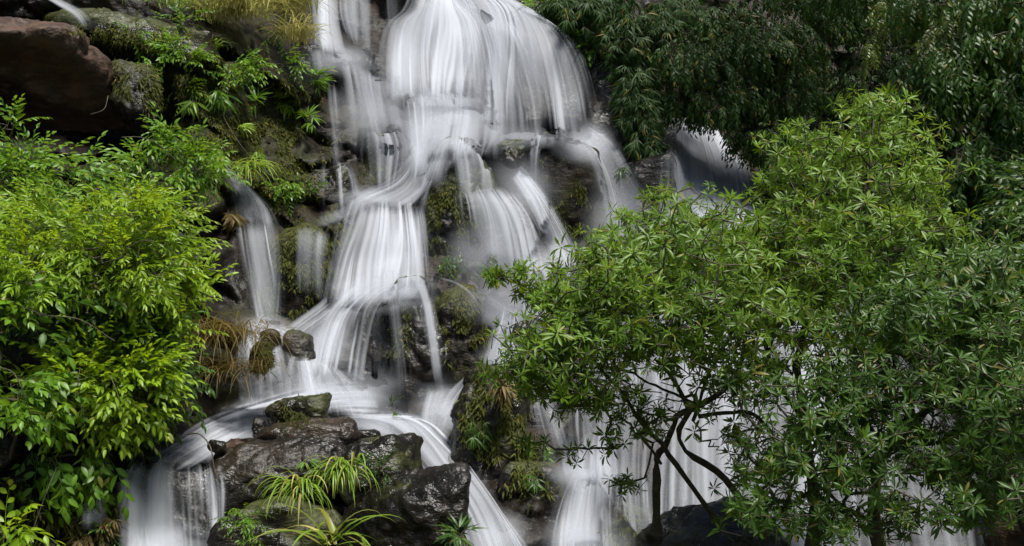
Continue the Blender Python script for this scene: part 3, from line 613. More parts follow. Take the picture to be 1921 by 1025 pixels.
BVH = BVHTree.FromPolygons(_V.tolist(), polys)      # plants and moss also sit on these

# ------------------------------------------------------------------ leaves and plants
M['leaf_sun'] = leaf_mat('sunlit_shrub_leaf', (0.062, 0.155, 0.008), (0.25, 0.38, 0.012), (0.58, 0.72, 0.02), 0.42)
M['leaf_mid'] = leaf_mat('shrub_leaf', (0.034, 0.105, 0.010), (0.125, 0.25, 0.014), (0.38, 0.58, 0.03), 0.36)
M['leaf_deep'] = leaf_mat('deep_green_leaf', (0.012, 0.042, 0.007), (0.052, 0.118, 0.012), (0.24, 0.42, 0.03), 0.30)
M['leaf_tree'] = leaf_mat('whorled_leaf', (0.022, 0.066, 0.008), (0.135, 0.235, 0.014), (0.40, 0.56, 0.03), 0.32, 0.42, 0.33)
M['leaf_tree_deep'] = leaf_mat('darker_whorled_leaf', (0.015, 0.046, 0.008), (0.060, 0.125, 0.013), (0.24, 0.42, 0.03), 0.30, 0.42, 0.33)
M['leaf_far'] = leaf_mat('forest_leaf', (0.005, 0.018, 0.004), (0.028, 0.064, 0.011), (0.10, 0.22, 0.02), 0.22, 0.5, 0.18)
M['leaf_vine'] = leaf_mat('vine_leaf', (0.030, 0.060, 0.010), (0.12, 0.17, 0.02), (0.34, 0.42, 0.05), 0.30)
M['grass_straw'] = leaf_mat('straw_grass', (0.13, 0.17, 0.022), (0.48, 0.40, 0.15), (0.6, 0.58, 0.16), 0.34, 0.5)
M['grass_green'] = leaf_mat('fresh_grass', (0.070, 0.16, 0.015), (0.22, 0.34, 0.035), (0.5, 0.66, 0.08), 0.36, 0.4)
M['grass_gold'] = leaf_mat('golden_hanging_grass', (0.045, 0.055, 0.010), (0.16, 0.10, 0.026), (0.36, 0.26, 0.05), 0.28, 0.6)
M['moss'] = leaf_mat('moss_strand', (0.016, 0.022, 0.004), (0.085, 0.095, 0.012), (0.26, 0.30, 0.03), 0.22, 0.65, 0.2)

def leaf_tpl(L, Wd, nseg=4, fold=0.35, droop=0.25, a=0.85, stalk=0.0):
    """A pointed leaf along +X, upper side +Z, folded along its midrib and bent down."""
    V = [(stalk, 0, 0)]; F = []; mid = [1.0]
    for i in range(1, nseg):
        s = i / nseg; w = Wd * 0.5 * math.sin(math.pi * s ** a) ** 0.9
        x = stalk + L * s; z = -droop * L * s * s
        V += [(x, w, z + fold * w), (x, 0, z), (x, -w, z + fold * w)]; mid += [0, 1, 0]
    V.append((stalk + L, 0, -droop * L)); mid.append(0.3)
    F += [(0, 2, 1), (0, 3, 2)]
    for i in range(nseg - 2):
        b = 1 + 3 * i
        F += [(b, b + 1, b + 4), (b, b + 4, b + 3), (b + 1, b + 2, b + 5), (b + 1, b + 5, b + 4)]
    b = 1 + 3 * (nseg - 2); t = len(V) - 1
    F += [(b, b + 1, t), (b + 1, b + 2, t)]
    return np.array(V, float), np.array(F), np.array(mid, float)

def frames(d, up):
    d = nrm(np.asarray(d, float)); y = nrm(np.cross(up, d)); z = np.cross(d, y); return np.stack([d, y, z], -1)

def stamp(tpl, P, R, S, tint=None):
    """Copies of a template joined into one mesh's arrays: (V, F, attrs)."""
    V, F = tpl[0], tpl[1]; n = len(P)
    VV = np.einsum('nij,kj->nki', R, V) * np.asarray(S, float).reshape(-1, 1, 1) + P[:, None]
    FF = F[None] + (np.arange(n) * len(V))[:, None, None]
    t = np.random.default_rng(n).uniform(0, 1, n) if tint is None else tint
    at_ = {'mid': np.tile(tpl[2], n), 'tint': np.repeat(t, len(V)) if len(tpl) < 4 else np.tile(tpl[3], n) * 0.5 + np.repeat(t, len(V)) * 0.5}
    return VV.reshape(-1, 3), FF.reshape(-1, F.shape[1]), at_

def join(parts):
    V, F, o, at_ = [], [], 0, {'mid': [], 'tint': []}
    for v, f, a in parts:
        V.append(v); F.append(f + o); o += len(v)
        for k in at_: at_[k].append(a[k])
    return np.vstack(V), np.vstack(F), {k: np.concatenate(x) for k, x in at_.items()}

def tube(pts, rad, sides=6, closed_tip=True):
    """Tapered tube as triangles."""
    pts = np.asarray(pts, float); n = len(pts); rad = np.broadcast_to(np.asarray(rad, float), (n,))
    t = nrm(np.gradient(pts, axis=0)); ref = np.where(np.abs(t[:, 2:3]) > 0.9, np.array([[1., 0, 0]]), np.array([[0, 0, 1.]]))
    u = nrm(np.cross(t, ref)); w = np.cross(t, u); a = np.arange(sides) * 2 * math.pi / sides
    V = pts[:, None] + (u[:, None] * np.cos(a)[None, :, None] + w[:, None] * np.sin(a)[None, :, None]) * rad[:, None, None]
    i = np.arange(n - 1)[:, None] * sides; j = np.arange(sides)[None]; k = (j + 1) % sides
    q = np.stack([i + j, i + sides + j, i + sides + k, i + k], -1).reshape(-1, 4)
    F = np.vstack([q[:, [0, 1, 2]], q[:, [0, 2, 3]]])
    V = V.reshape(-1, 3)
    return V, F, {'mid': np.zeros(len(V)), 'tint': np.full(len(V), 0.4)}

def whorl_tpl(r, L=0.14, n=9):
    """Star of strap leaves at a shoot tip (axis +Z) with a second, lower ring."""
    parts = []; n = int(n + r.integers(-2, 3)); young = r.uniform() < 0.3
    for ring, (cnt, el, sc, tt) in enumerate([(n, r.uniform(30, 50) if young else r.uniform(-12, 28), 1.0, 0.85 if young else 0.3), (int(n * 0.5), r.uniform(42, 66), 0.7, 0.95)]):
        lt = leaf_tpl(L, L * r.uniform(0.19, 0.25), 4, 0.35, r.uniform(0.12, 0.38), 1.15, 0.008)
        az = np.arange(cnt) * 2 * math.pi / cnt + r.uniform(0, 0.8, cnt) + ring; e = np.radians(el + r.uniform(-14, 14, cnt))
        d = np.stack([np.cos(az) * np.cos(e), np.sin(az) * np.cos(e), np.sin(e)], -1)
        up = np.array([0, 0, 1.0]) + r.normal(size=(cnt, 3)) * 0.15
        parts.append(stamp(lt, np.zeros((cnt, 3)) + np.array([0, 0, 0.012 * ring]), frames(d, up), sc * r.uniform(0.6, 1.15, cnt), np.clip(tt + r.uniform(-.2, .2, cnt), 0, 1)))
    parts.append(tube([(0, 0, -0.09), (0.004, 0, -0.04), (0, 0, 0.012)], [0.0035, 0.003, 0.002], 3))
    return join(parts)

def pinnate_tpl(r, R=0.5, L=0.11, pairs=6, wd=0.36, droop=0.35, ang=52):
    """Feathered spray: arching rachis along +X with alternate drooping leaflets and one at the end."""
    n = pairs * 2; s = np.clip(np.linspace(0.14, 0.96, n) + r.uniform(-.05, .05, n), 0.08, 0.99); side = np.where(np.arange(n) % 2 == 0, 1.0, -1.0)
    cx = lambda s: np.stack([R * s, 0.06 * R * np.sin(s * 2.2), R * (0.10 * s - droop * s * s)], -1)
    tg = nrm(cx(s + 0.01) - cx(s)); a = np.radians(ang - 18 * s + r.uniform(-18, 18, n))
    d = tg * np.cos(a)[:, None] + np.array([0, 1.0, 0]) * (side * np.sin(a))[:, None]; d[:, 2] -= r.uniform(0.05, 0.35, n)
    up = np.array([0, 0, 1.0]) + r.normal(size=(n, 3)) * 0.38
    lt = leaf_tpl(L, L * wd, 4, 0.28, 0.25, 0.85, 0.006)
    sz = (0.72 + 0.5 * np.sin(math.pi * s ** 0.8)) * r.uniform(0.8, 1.12, n)
    parts = [stamp(lt, cx(s), frames(d, up), sz, np.clip(s * 0.6 + r.uniform(0, .4, n), 0, 1)),
             stamp(lt, cx(np.array([1.0])), frames(nrm(cx(np.array([1.01])) - cx(np.array([1.0]))), np.array([[0, 0, 1.0]])), [1.0], np.array([.8])),
             tube(cx(np.linspace(-0.15, 1, 6)), np.linspace(0.004, 0.0015, 6), 3)]
    return join(parts)

def fan_tpl(r, L=0.2, n=5, wd=0.15, spread=55, droop=0.5):
    """Bamboo-like fan of narrow leaves at a twig end."""
    az = np.radians(np.linspace(-spread, spread, n) + r.uniform(-8, 8, n))
    d = np.stack([np.cos(az), np.sin(az), r.uniform(-0.35, 0.15, n)], -1)
    lt = leaf_tpl(L, L * wd, 5, 0.3, droop, 0.75, 0.006)
    return join([stamp(lt, np.zeros((n, 3)), frames(d, np.array([[0, 0, 1.0]]) + r.normal(size=(n, 3)) * 0.25), r.uniform(0.7, 1.1, n), r.uniform(0, 1, n)),
                 tube([(-0.15, 0, 0.0), (-0.07, 0, 0.01), (0, 0, 0)], 0.0025, 3)])

def blade_strip(base, az, pitch0, pitch1, L, w, n=8, curl=1.2):
    """Arching grass blades (arrays of n strips): V, F, attrs."""
    k = len(base); s = np.linspace(0, 1, n)
    ang = pitch0[:, None] + (pitch1 - pitch0)[:, None] * s[None] ** curl
    ds = L[:, None] / (n - 1)
    h = np.cumsum(np.cos(ang) * ds, 1) - np.cos(ang) * ds; z = np.cumsum(np.sin(ang) * ds, 1) - np.sin(ang) * ds
    P = base[:, None] + np.stack([h * np.cos(az)[:, None], h * np.sin(az)[:, None], z], -1)
    wd = w[:, None] * (np.minimum(1, 0.5 + 2 * s) * (1 - s ** 2.2))[None] + 0.0006
    side = np.stack([-np.sin(az), np.cos(az), 0 * az], -1)[:, None]
    nn = np.stack([-np.sin(ang) * np.cos(az)[:, None], -np.sin(ang) * np.sin(az)[:, None], np.cos(ang)], -1)
    V = np.stack([P + side * wd[..., None] + nn * wd[..., None] * 0.4, P, P - side * wd[..., None] + nn * wd[..., None] * 0.4], 2)   # k,n,3,3
    i = np.arange(n - 1)[:, None] * 3; j = np.arange(2)[None]
    q = np.stack([i + j, i + 3 + j, i + 4 + j, i + 1 + j], -1).reshape(-1, 4); f = np.vstack([q[:, [0, 1, 2]], q[:, [0, 2, 3]]])
    F = f[None] + (np.arange(k) * n * 3)[:, None, None]
    t = np.random.default_rng(k + 3).uniform(0, 1, k)
    return V.reshape(-1, 3), F.reshape(-1, 3), {'mid': np.tile(np.array([0, 1.0, 0]), k * n), 'tint': np.repeat(t, n * 3)}

def me_of(name, data): return make_mesh(name, data[0], data[1], data[2])

def lib(name, fn, count, seed, **kw):
    out = []
    for i in range(count):
        out.append(fn(np.random.default_rng(seed + i), **kw))
    return dict(name=name, data=out, me={})
def lib_mesh(lb, i, mat):
    key = (i, mat)
    if key not in lb['me']:
        me = me_of(lb['name'], lb['data'][i]); me.materials.append(M[mat]); lb['me'][key] = me
    return lb['me'][key]

def blob_points(blobs, r, scale=1.0, loose=0.0):
    """Clumped points in ellipsoids given as (px, py, rx, ry, Ynear, Yfar, count); returns points and outward directions."""
    P, O = [], []
    for cx, cy, rx, ry, y0, y1, n in blobs:
        n = max(1, int(n * scale)); m = max(2, n // (9 if loose > 0.5 else 13))
        cdir = nrm(r.normal(size=(m, 3))); crad = r.uniform(0.25, 1.0, m) ** 0.5
        cc = cdir * crad[:, None]
        k = r.integers(0, m, n); p = cc[k] * 0.78 + r.normal(size=(n, 3)) * (0.24 + 0.26 * loose)
        Y = (y0 + y1) / 2 + p[:, 1] * (y1 - y0) / 2
        P.append(at(cx + p[:, 0] * rx, cy - p[:, 2] * ry, Y)); O.append(nrm(p + 1e-3))
    return np.vstack(P), np.vstack(O)

def grow(limbs, targets, seg=0.16, r=None, sag=0.06):
    """Connect every target to the nearest wood; returns node positions, parents and tips."""
    pos = []; par = []
    for lm in limbs:
        for i, p in enumerate(lm):
            pos.append(p); par.append(len(pos) - 2 if i else -1)
    nl = len(pos); base = np.array(pos)
    order = np.argsort([np.min(np.linalg.norm(base - t, axis=1)) for t in targets])
    cap = nl + sum(1 for _ in targets) * 14 + 10
    A = np.zeros((cap, 3)); A[:nl] = base; PAR = np.full(cap, -1); PAR[:nl] = par; m = nl; tips = np.zeros(len(targets), int)
    for ti in order:
        t = targets[ti]; st = 1 if m < 4000 else 3; v = A[:m:st] - t; d = np.sqrt(np.einsum('ij,ij->i', v, v)) + 0.6 * np.clip(v[:, 2], 0, None)
        j = int(np.argmin(d)) * st; L = np.linalg.norm(A[j] - t); k = int(np.clip(math.ceil(L / seg), 1, 12)); prev = j
        bend = r.normal(size=3) * L * 0.10
        for i in range(1, k + 1):
            f = i / k; p = A[j] * (1 - f) + t * f + bend * math.sin(math.pi * f) + np.array([0, 0, -sag * L * math.sin(math.pi * f)])
            A[m] = p; PAR[m] = prev; prev = m; m += 1
        tips[ti] = prev
    return A[:m], PAR[:m], nl, tips

def twig_mesh(A, PAR, nl, r0=0.0035, pw=0.42, rmax=0.05, sides=4):
    cnt = np.zeros(len(A)); kids = np.bincount(PAR[PAR >= 0], minlength=len(A)); cnt[kids == 0] = 1
    for i in range(len(A) - 1, nl - 1, -1):
        if PAR[i] >= 0: cnt[PAR[i]] += cnt[i]
    rad = np.minimum(r0 * np.maximum(cnt, 1) ** pw, rmax)
    idx = np.arange(nl, len(A)); a = A[PAR[idx]]; b = A[idx]; ra = np.minimum(np.minimum(rad[PAR[idx]], rad[idx] * 1.25), rmax); rb = rad[idx]
    t = nrm(b - a); ref = np.where(np.abs(t[:, 2:3]) > 0.9, np.array([[1., 0, 0]]), np.array([[0, 0, 1.]])); u = nrm(np.cross(t, ref)); w = np.cross(t, u)
    ang = np.arange(sides) * 2 * math.pi / sides; ring = u[:, None] * np.cos(ang)[None, :, None] + w[:, None] * np.sin(ang)[None, :, None]
    V = np.concatenate([a[:, None] + ring * ra[:, None, None], b[:, None] + t[:, None] * rb[:, None, None] * 0.5 + ring * rb[:, None, None]], 1)
    j = np.arange(sides); k = (j + 1) % sides; f = np.stack([j, j + sides, k + sides, k], -1)
    F = f[None] + (np.arange(len(idx)) * 2 * sides)[:, None, None]
    return V.reshape(-1, 3), F.reshape(-1, 4)

def plant(name, label, category, base, blobs, lb, leafname, mat, limbs=(), limb_r=(), seed=0, mode='spray', scale=1.0, size=(0.8, 1.15), maxparts=300, extra_mat=None, sag=0.06, group=None,
          twig=('twig', 0.0035), limbname='limb', toward=0.35, upw=0.25, bare=()):
    """Shrub or tree: limbs given by picture position and distance, twigs grown to leaf clusters, each cluster a part."""
    r = np.random.default_rng(500 + seed)
    bp = at(*base); root = root_empty(name, bp, label, category, group)
    T, O = blob_points(blobs, r, scale, 1.0 if mode == 'whorl' else 0.05)
    lims = []
    for li, (lm, lr) in enumerate(zip(limbs, limb_r)):
        c = resample(np.array([at(*q) for q in lm]), 26)
        c[1:-1] += np.cumsum(r.normal(size=(24, 3)) * 0.012, 0) * np.sin(np.linspace(0, math.pi, 24))[:, None]
        lims.append(c)
        rr = np.linspace(lr[0], lr[1], 26) * (1 + 0.12 * r.normal(size=26))
        rr[:4] *= np.linspace(1.35, 1.0, 4) if li == 0 else 1
        v, f, a = tube(c, rr, 9)
        add('trunk' if li == 0 else limbname, make_mesh('limb', v - bp, f), M['bark'], root)
    if not lims:
        hub = T[np.argmin(np.linalg.norm(T - bp, axis=1))] * 0.3 + bp * 0.7
        lims = [np.linspace(bp, hub, 6)]
    TB = np.vstack([T, blob_points(bare, r)[0]]) if bare else T
    A, PAR, nl, tips = grow(lims, TB, 0.16, r, sag); tips = tips[:len(T)]
    if not limbs: nl = 1
    v, f = twig_mesh(A, PAR, nl, twig[1])
    add('twigs', make_mesh('twigs', v - bp, f), M[twig[0]], root, kind='stuff')
    td = nrm(A[tips] - A[np.maximum(PAR[tips], 0)])
    tocam = nrm(CAM - T); n = len(T); rnd = r.normal(size=(n, 3)); U = np.array([0, 0, 1.0])
    if mode == 'whorl':
        ax = nrm(0.55 * U + 0.45 * O + 0.35 * td + toward * tocam + 0.42 * rnd)
        side = nrm(np.cross(ax, r.normal(size=(n, 3)))); R = np.stack([side, np.cross(ax, side), ax], -1)
    elif mode == 'hang':
        d = nrm(0.35 * O + toward * tocam - 0.75 * U + 0.30 * rnd); R = frames(d, nrm(tocam + 0.5 * U + 0.5 * rnd))
    else:
        d = nrm(0.75 * O + toward * tocam + upw * U + 0.40 * rnd + 0.2 * td); R = frames(d, nrm(U + 0.55 * tocam + 0.35 * rnd))
    S = r.uniform(size[0], size[1], n); vi = r.integers(0, len(lb['data']), n)
    order = np.argsort(T[:, 1]); keep = order[:maxparts]; rest = order[maxparts:]
    for i in keep:
        o = bpy.data.objects.new(leafname, lib_mesh(lb, int(vi[i]), mat)); col.objects.link(o); o.parent = root
        m4 = np.eye(4); m4[:3, :3] = R[i] * S[i]; m4[:3, 3] = T[i] - bp
        from mathutils import Matrix
        o.matrix_basis = Matrix(m4.tolist())
    if len(rest):
        parts = []
        for q in range(len(lb['data'])):
            ii = rest[vi[rest] == q]
            if len(ii):
                d0 = lb['data'][q]; parts.append(stamp((d0[0], d0[1], d0[2]['mid'], d0[2]['tint']), T[ii], R[ii], S[ii]))
        v, f, a = join(parts)
        add('foliage', make_mesh('foliage', v - bp, f, a), M[extra_mat or mat], root, kind='stuff')
    return root

WHORL = lib('leaf_whorl', whorl_tpl, 10, 10, L=0.082, n=7)
WHORL_S = lib('leaf_whorl', whorl_tpl, 4, 20, L=0.12, n=7)
PINN = lib('leaf_spray', pinnate_tpl, 6, 30, R=0.30, L=0.080, pairs=4, wd=0.36)
PINN_F = lib('leaf_spray', pinnate_tpl, 5, 40, R=0.28, L=0.064, pairs=5, wd=0.30, droop=0.4)
PINN_B = lib('leaf_spray', pinnate_tpl, 4, 50, R=0.34, L=0.110, pairs=3, wd=0.42, droop=0.5)
FAR = lib('leaf_spray', pinnate_tpl, 6, 60, R=0.36, L=0.085, pairs=5, wd=0.36, droop=0.45, ang=46)
FAR_S = lib('leaf_spray', pinnate_tpl, 5, 70, R=0.38, L=0.080, pairs=5, wd=0.40, droop=0.4)
FAN = lib('leaf_fan', fan_tpl, 5, 80)
FAN_L = lib('leaf_fan', fan_tpl, 5, 85, L=0.165, n=6, wd=0.13, spread=40, droop=0.45)

# --- left bank shrubs
def shrub(label, base, blobs, lb, mat, seed, scale=2.3, **k): return plant('leafy_shrub', label, 'shrub', base, blobs, lb, 'leaf_spray', mat, seed=seed, scale=scale, **k)
shrub('dark green leafy shrub under the overhanging boulder at the left edge', (40, 420, 10.9), [(50, 315, 90, 36, 10.3, 11.0, 46), (10, 360, 80, 50, 10.0, 10.8, 50), (150, 345, 60, 30, 10.4, 11.0, 26), (15, 245, 30, 22, 10.5, 10.9, 4)], PINN, 'leaf_mid', 1)
shrub('light green shrub in the hollow mouth below the speckled mossy boulder', (330, 400, 12.0), [(320, 250, 40, 36, 11.6, 12.3, 24), (290, 315, 60, 36, 11.2, 12.0, 34), (360, 315, 45, 40, 11.5, 12.2, 30)], PINN, 'leaf_mid', 2)
shrub('sunlit yellow-green shrub, the brightest on the left bank', (120, 640, 10.2), [(90, 435, 120, 60, 9.2, 10.2, 95), (240, 410, 90, 55, 9.5, 10.5, 76), (200, 490, 130, 60, 9.1, 10.0, 95), (40, 500, 80, 60, 8.9, 9.8, 55), (300, 460, 60, 60, 9.7, 10.6, 46)], PINN_F, 'leaf_sun', 3)
shrub('bright shrub leaning right towards the slender fall', (300, 720, 11.0), [(255, 540, 85, 50, 9.8, 10.8, 62), (330, 515, 50, 40, 10.2, 11.0, 36), (380, 560, 30, 26, 10.3, 11.0, 12), (300, 600, 65, 45, 10.0, 10.8, 46)], PINN, 'leaf_sun', 4)
shrub('deep green shrub in the shady middle of the left bank', (160, 800, 10.4), [(130, 580, 130, 70, 9.5, 10.4, 85), (240, 640, 100, 70, 9.7, 10.5, 70), (300, 680, 60, 55, 10.1, 10.7, 36)], PINN, 'leaf_deep', 5)
shrub('broad-leaved shrub on the left picture edge, mid height', (20, 860, 9.3), [(20, 620, 60, 50, 8.9, 9.5, 24), (10, 720, 50, 50, 8.7, 9.3, 20), (20, 790, 45, 36, 8.7, 9.3, 12)], PINN_B, 'leaf_mid', 6)
shrub('shrub with long drooping leaves in the lower middle of the left bank', (180, 880, 10.2), [(170, 690, 90, 55, 9.3, 10.0, 52), (240, 720, 80, 50, 9.3, 10.0, 46), (130, 750, 90, 50, 9.1, 9.9, 46), (200, 785, 80, 36, 9.3, 10.0, 32)], PINN, 'leaf_sun', 7)
shrub('glossy dark shrub beside the pale stream below the golden grass', (320, 880, 10.9), [(255, 755, 60, 45, 10.0, 10.7, 50), (310, 710, 40, 45, 10.3, 11.0, 30), (190, 805, 45, 20, 9.9, 10.4, 20), (265, 790, 34, 18, 10.3, 10.8, 14)], PINN, 'leaf_deep', 8)
shrub('drooping yellow-green sprays hanging over the dripping ledge rock', (160, 860, 10.0), [(170, 850, 40, 16, 9.4, 9.8, 10), (80, 862, 45, 26, 9.0, 9.6, 14), (195, 862, 18, 10, 9.4, 9.8, 3)], PINN_B, 'leaf_mid', 9, mode='hang')
shrub('large-leaved bright plant in the bottom left corner', (20, 1060, 8.7), [(25, 990, 36, 26, 8.4, 8.8, 12)], PINN_B, 'leaf_sun', 10)

# --- whorled trees on the right
WB = [(930, 516, 26, 8, 7.0, 7.3, 5), (985, 520, 24, 12, 7.0, 7.4, 6), (1020, 560, 40, 20, 7.0, 7.6, 14),
      (1110, 545, 80, 45, 6.8, 7.8, 62), (1090, 630, 110, 55, 6.7, 7.8, 84), (1000, 680, 50, 45, 6.8, 7.6, 30), (1060, 720, 90, 40, 6.8, 7.7, 44), (1130, 760, 70, 25, 6.9, 7.6, 16),
      (1210, 480, 90, 50, 6.8, 8.0, 66), (1300, 430, 100, 48, 7.0, 8.2, 66), (1240, 560, 120, 60, 6.7, 7.9, 96), (1370, 490, 100, 70, 7.0, 8.2, 84), (1250, 640, 110, 40, 6.8, 7.8, 52), (1390, 590, 90, 60, 7.0, 8.2, 56),
      (1235, 362, 26, 12, 7.6, 7.9, 5), (1180, 412, 22, 10, 7.4, 7.7, 4), (1090, 845, 22, 18, 7.4, 7.6, 2), (1190, 905, 40, 14, 7.6, 7.9, 5), (1010, 840, 30, 14, 7.2, 7.5, 3), (1200, 800, 60, 50, 7.3, 7.9, 14), (1330, 680, 110, 50, 7.2, 8.0, 26), (1430, 700, 60, 60, 7.4, 8.2, 16), (1380, 790, 60, 50, 7.4, 8.0, 8)]
WL = [[(1231, 1000, 8.6), (1236, 887, 8.4), (1262, 831, 8.2), (1281, 781, 8.0), (1326, 762, 7.9), (1390, 700, 7.8), (1400, 600, 7.7)],
      [(1350, 985, 8.6), (1300, 915, 8.3), (1262, 860, 8.1), (1210, 790, 7.8), (1160, 720, 7.5), (1110, 650, 7.3), (1050, 590, 7.15), (985, 540, 7.1), (935, 520, 7.1)],
      [(1440, 1010, 8.75), (1360, 905, 8.5), (1293, 854, 8.2), (1287, 815, 8.0), (1310, 780, 7.8), (1270, 700, 7.6), (1250, 620, 7.4), (1230, 540, 7.4), (1240, 450, 7.6)],
      [(1300, 790, 7.9), (1340, 690, 7.7), (1370, 600, 7.6), (1350, 500, 7.6), (1330, 430, 7.7)],
      [(1320, 765, 7.9), (1250, 735, 7.6), (1150, 700, 7.3), (1050, 700, 7.2), (990, 690, 7.2)],
      [(1310, 782, 7.9), (1400, 770, 7.9), (1450, 810, 7.9), (1480, 760, 7.8), (1520, 690, 7.8)], [(1345, 740, 7.85), (1430, 690, 7.9), (1450, 600, 7.9), (1440, 520, 8.0)], [(1240, 870, 8.35), (1190, 800, 8.0), (1150, 770, 7.7), (1090, 740, 7.4)]]
WR = [(0.036, 0.011), (0.022, 0.005), (0.030, 0.007), (0.014, 0.005), (0.012, 0.004), (0.016, 0.005), (0.014, 0.005), (0.012, 0.004)]
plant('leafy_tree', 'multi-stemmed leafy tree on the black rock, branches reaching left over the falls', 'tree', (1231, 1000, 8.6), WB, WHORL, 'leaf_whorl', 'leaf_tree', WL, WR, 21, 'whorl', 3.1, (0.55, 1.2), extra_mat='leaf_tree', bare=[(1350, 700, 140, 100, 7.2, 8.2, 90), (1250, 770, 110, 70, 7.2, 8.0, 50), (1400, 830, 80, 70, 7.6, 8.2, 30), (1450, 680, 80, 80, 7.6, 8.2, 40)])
WB2 = [(1640, 200, 60, 22, 8.0, 8.7, 22), (1560, 262, 95, 36, 7.8, 8.8, 46), (1700, 262, 60, 32, 8.0, 8.8, 26), (1490, 320, 60, 32, 7.8, 8.6, 26), (1620, 335, 110, 42, 7.7, 8.8, 62), (1715, 340, 50, 40, 8.0, 8.8, 26),
       (1480, 400, 80, 45, 7.6, 8.6, 46), (1600, 420, 110, 50, 7.5, 8.8, 72), (1560, 500, 120, 55, 7.4, 8.6, 80), (1700, 440, 70, 50, 7.8, 8.8, 40), (1500, 600, 80, 50, 7.5, 8.5, 36), (1660, 520, 80, 50, 7.7, 8.7, 36), (1430, 480, 60, 50, 7.7, 8.5, 30), (1770, 420, 40, 40, 8.0, 8.8, 14), (1480, 540, 80, 60, 7.6, 8.5, 40), (1570, 610, 90, 50, 7.4, 8.4, 36), (1500, 470, 80, 50, 7.6, 8.6, 36)]
WL2 = [[(1520, 1060, 9.0), (1530, 930, 8.8), (1510, 800, 8.6), (1500, 680, 8.4), (1540, 560, 8.2), (1600, 440, 8.2), (1630, 330, 8.2), (1640, 215, 8.3)],
       [(1510, 790, 8.6), (1440, 690, 8.2), (1420, 560, 8.0), (1470, 430, 8.0), (1500, 330, 8.1)], [(1545, 550, 8.2), (1640, 470, 8.3), (1700, 370, 8.4), (1710, 270, 8.5)]]
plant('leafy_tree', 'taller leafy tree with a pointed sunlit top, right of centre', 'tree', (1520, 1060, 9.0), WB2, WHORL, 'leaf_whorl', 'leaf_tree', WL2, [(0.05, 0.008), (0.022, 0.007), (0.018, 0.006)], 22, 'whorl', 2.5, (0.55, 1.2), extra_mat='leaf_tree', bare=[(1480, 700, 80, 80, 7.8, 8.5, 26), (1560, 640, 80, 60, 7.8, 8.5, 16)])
WB3 = [(1850, 500, 90, 60, 7.2, 8.4, 66), (1900, 560, 60, 60, 7.0, 8.2, 40), (1940, 740, 50, 90, 6.6, 7.8, 36), (1800, 960, 60, 40, 6.8, 7.6, 18), (1780, 560, 110, 60, 7.0, 8.2, 72), (1880, 640, 80, 80, 6.8, 8.0, 66), (1660, 600, 90, 70, 7.0, 8.2, 62), (1760, 690, 110, 60, 6.9, 8.0, 70), (1860, 780, 80, 70, 6.8, 7.8, 52),
       (1600, 700, 80, 50, 7.0, 8.0, 42), (1680, 790, 80, 45, 6.9, 7.9, 40), (1560, 780, 70, 50, 7.0, 8.0, 34), (1480, 850, 60, 55, 7.0, 7.9, 30), (1580, 870, 80, 45, 6.9, 7.8, 34), (1430, 740, 50, 40, 7.1, 7.9, 14),
       (1760, 880, 70, 40, 6.8, 7.7, 28), (1880, 900, 60, 60, 6.6, 7.6, 34), (1440, 960, 60, 40, 7.0, 7.8, 26), (1560, 970, 60, 40, 6.9, 7.7, 22), (1680, 960, 50, 40, 6.9, 7.7, 14), (1400, 860, 30, 40, 7.2, 7.8, 10)]
WL3 = [[(1660, 1080, 8.6), (1640, 960, 8.3), (1660, 860, 8.1), (1720, 800, 8.0), (1790, 740, 7.9), (1860, 640, 7.8), (1870, 520, 7.9)],
       [(1650, 880, 8.1), (1600, 820, 7.9), (1560, 760, 7.8), (1540, 690, 7.7)], [(1980, 920, 7.8), (1900, 870, 7.7), (1800, 850, 7.6), (1700, 830, 7.6)], [(1720, 800, 8.0), (1690, 700, 7.9), (1670, 600, 7.9), (1760, 540, 7.9)],
       [(1645, 985, 8.3), (1570, 940, 7.9), (1500, 880, 7.7), (1450, 850, 7.6)]]
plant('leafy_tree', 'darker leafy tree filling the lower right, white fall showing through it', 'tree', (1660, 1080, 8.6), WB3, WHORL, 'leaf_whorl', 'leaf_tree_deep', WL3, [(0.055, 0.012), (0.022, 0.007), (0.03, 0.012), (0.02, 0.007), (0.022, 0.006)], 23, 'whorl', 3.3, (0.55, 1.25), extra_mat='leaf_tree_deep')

# --- forest behind, upper right
def forest(label, base, blobs, lb, mat, seed, limbs, lr, **k):
    return plant('forest_tree', label, 'tree', base, blobs, lb, 'leaf_spray', mat, limbs, lr, seed, scale=3.8, twig=('twig', 0.006), sag=0.02, **k)
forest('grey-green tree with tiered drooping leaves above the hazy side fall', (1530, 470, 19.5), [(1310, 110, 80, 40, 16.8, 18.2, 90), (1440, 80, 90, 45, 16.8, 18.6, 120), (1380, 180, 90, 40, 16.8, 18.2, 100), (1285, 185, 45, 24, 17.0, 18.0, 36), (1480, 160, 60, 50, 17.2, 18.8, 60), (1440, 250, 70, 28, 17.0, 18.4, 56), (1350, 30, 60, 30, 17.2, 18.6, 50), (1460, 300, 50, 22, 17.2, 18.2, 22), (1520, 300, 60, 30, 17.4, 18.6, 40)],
       FAR, 'leaf_far', 31, [[(1530, 470, 19.5), (1500, 350, 19.0), (1470, 230, 18.4), (1440, 120, 18.0), (1430, 40, 17.9)], [(1480, 260, 18.5), (1400, 210, 17.8), (1310, 170, 17.5)]], [(0.12, 0.03), (0.05, 0.015)], mode='hang')
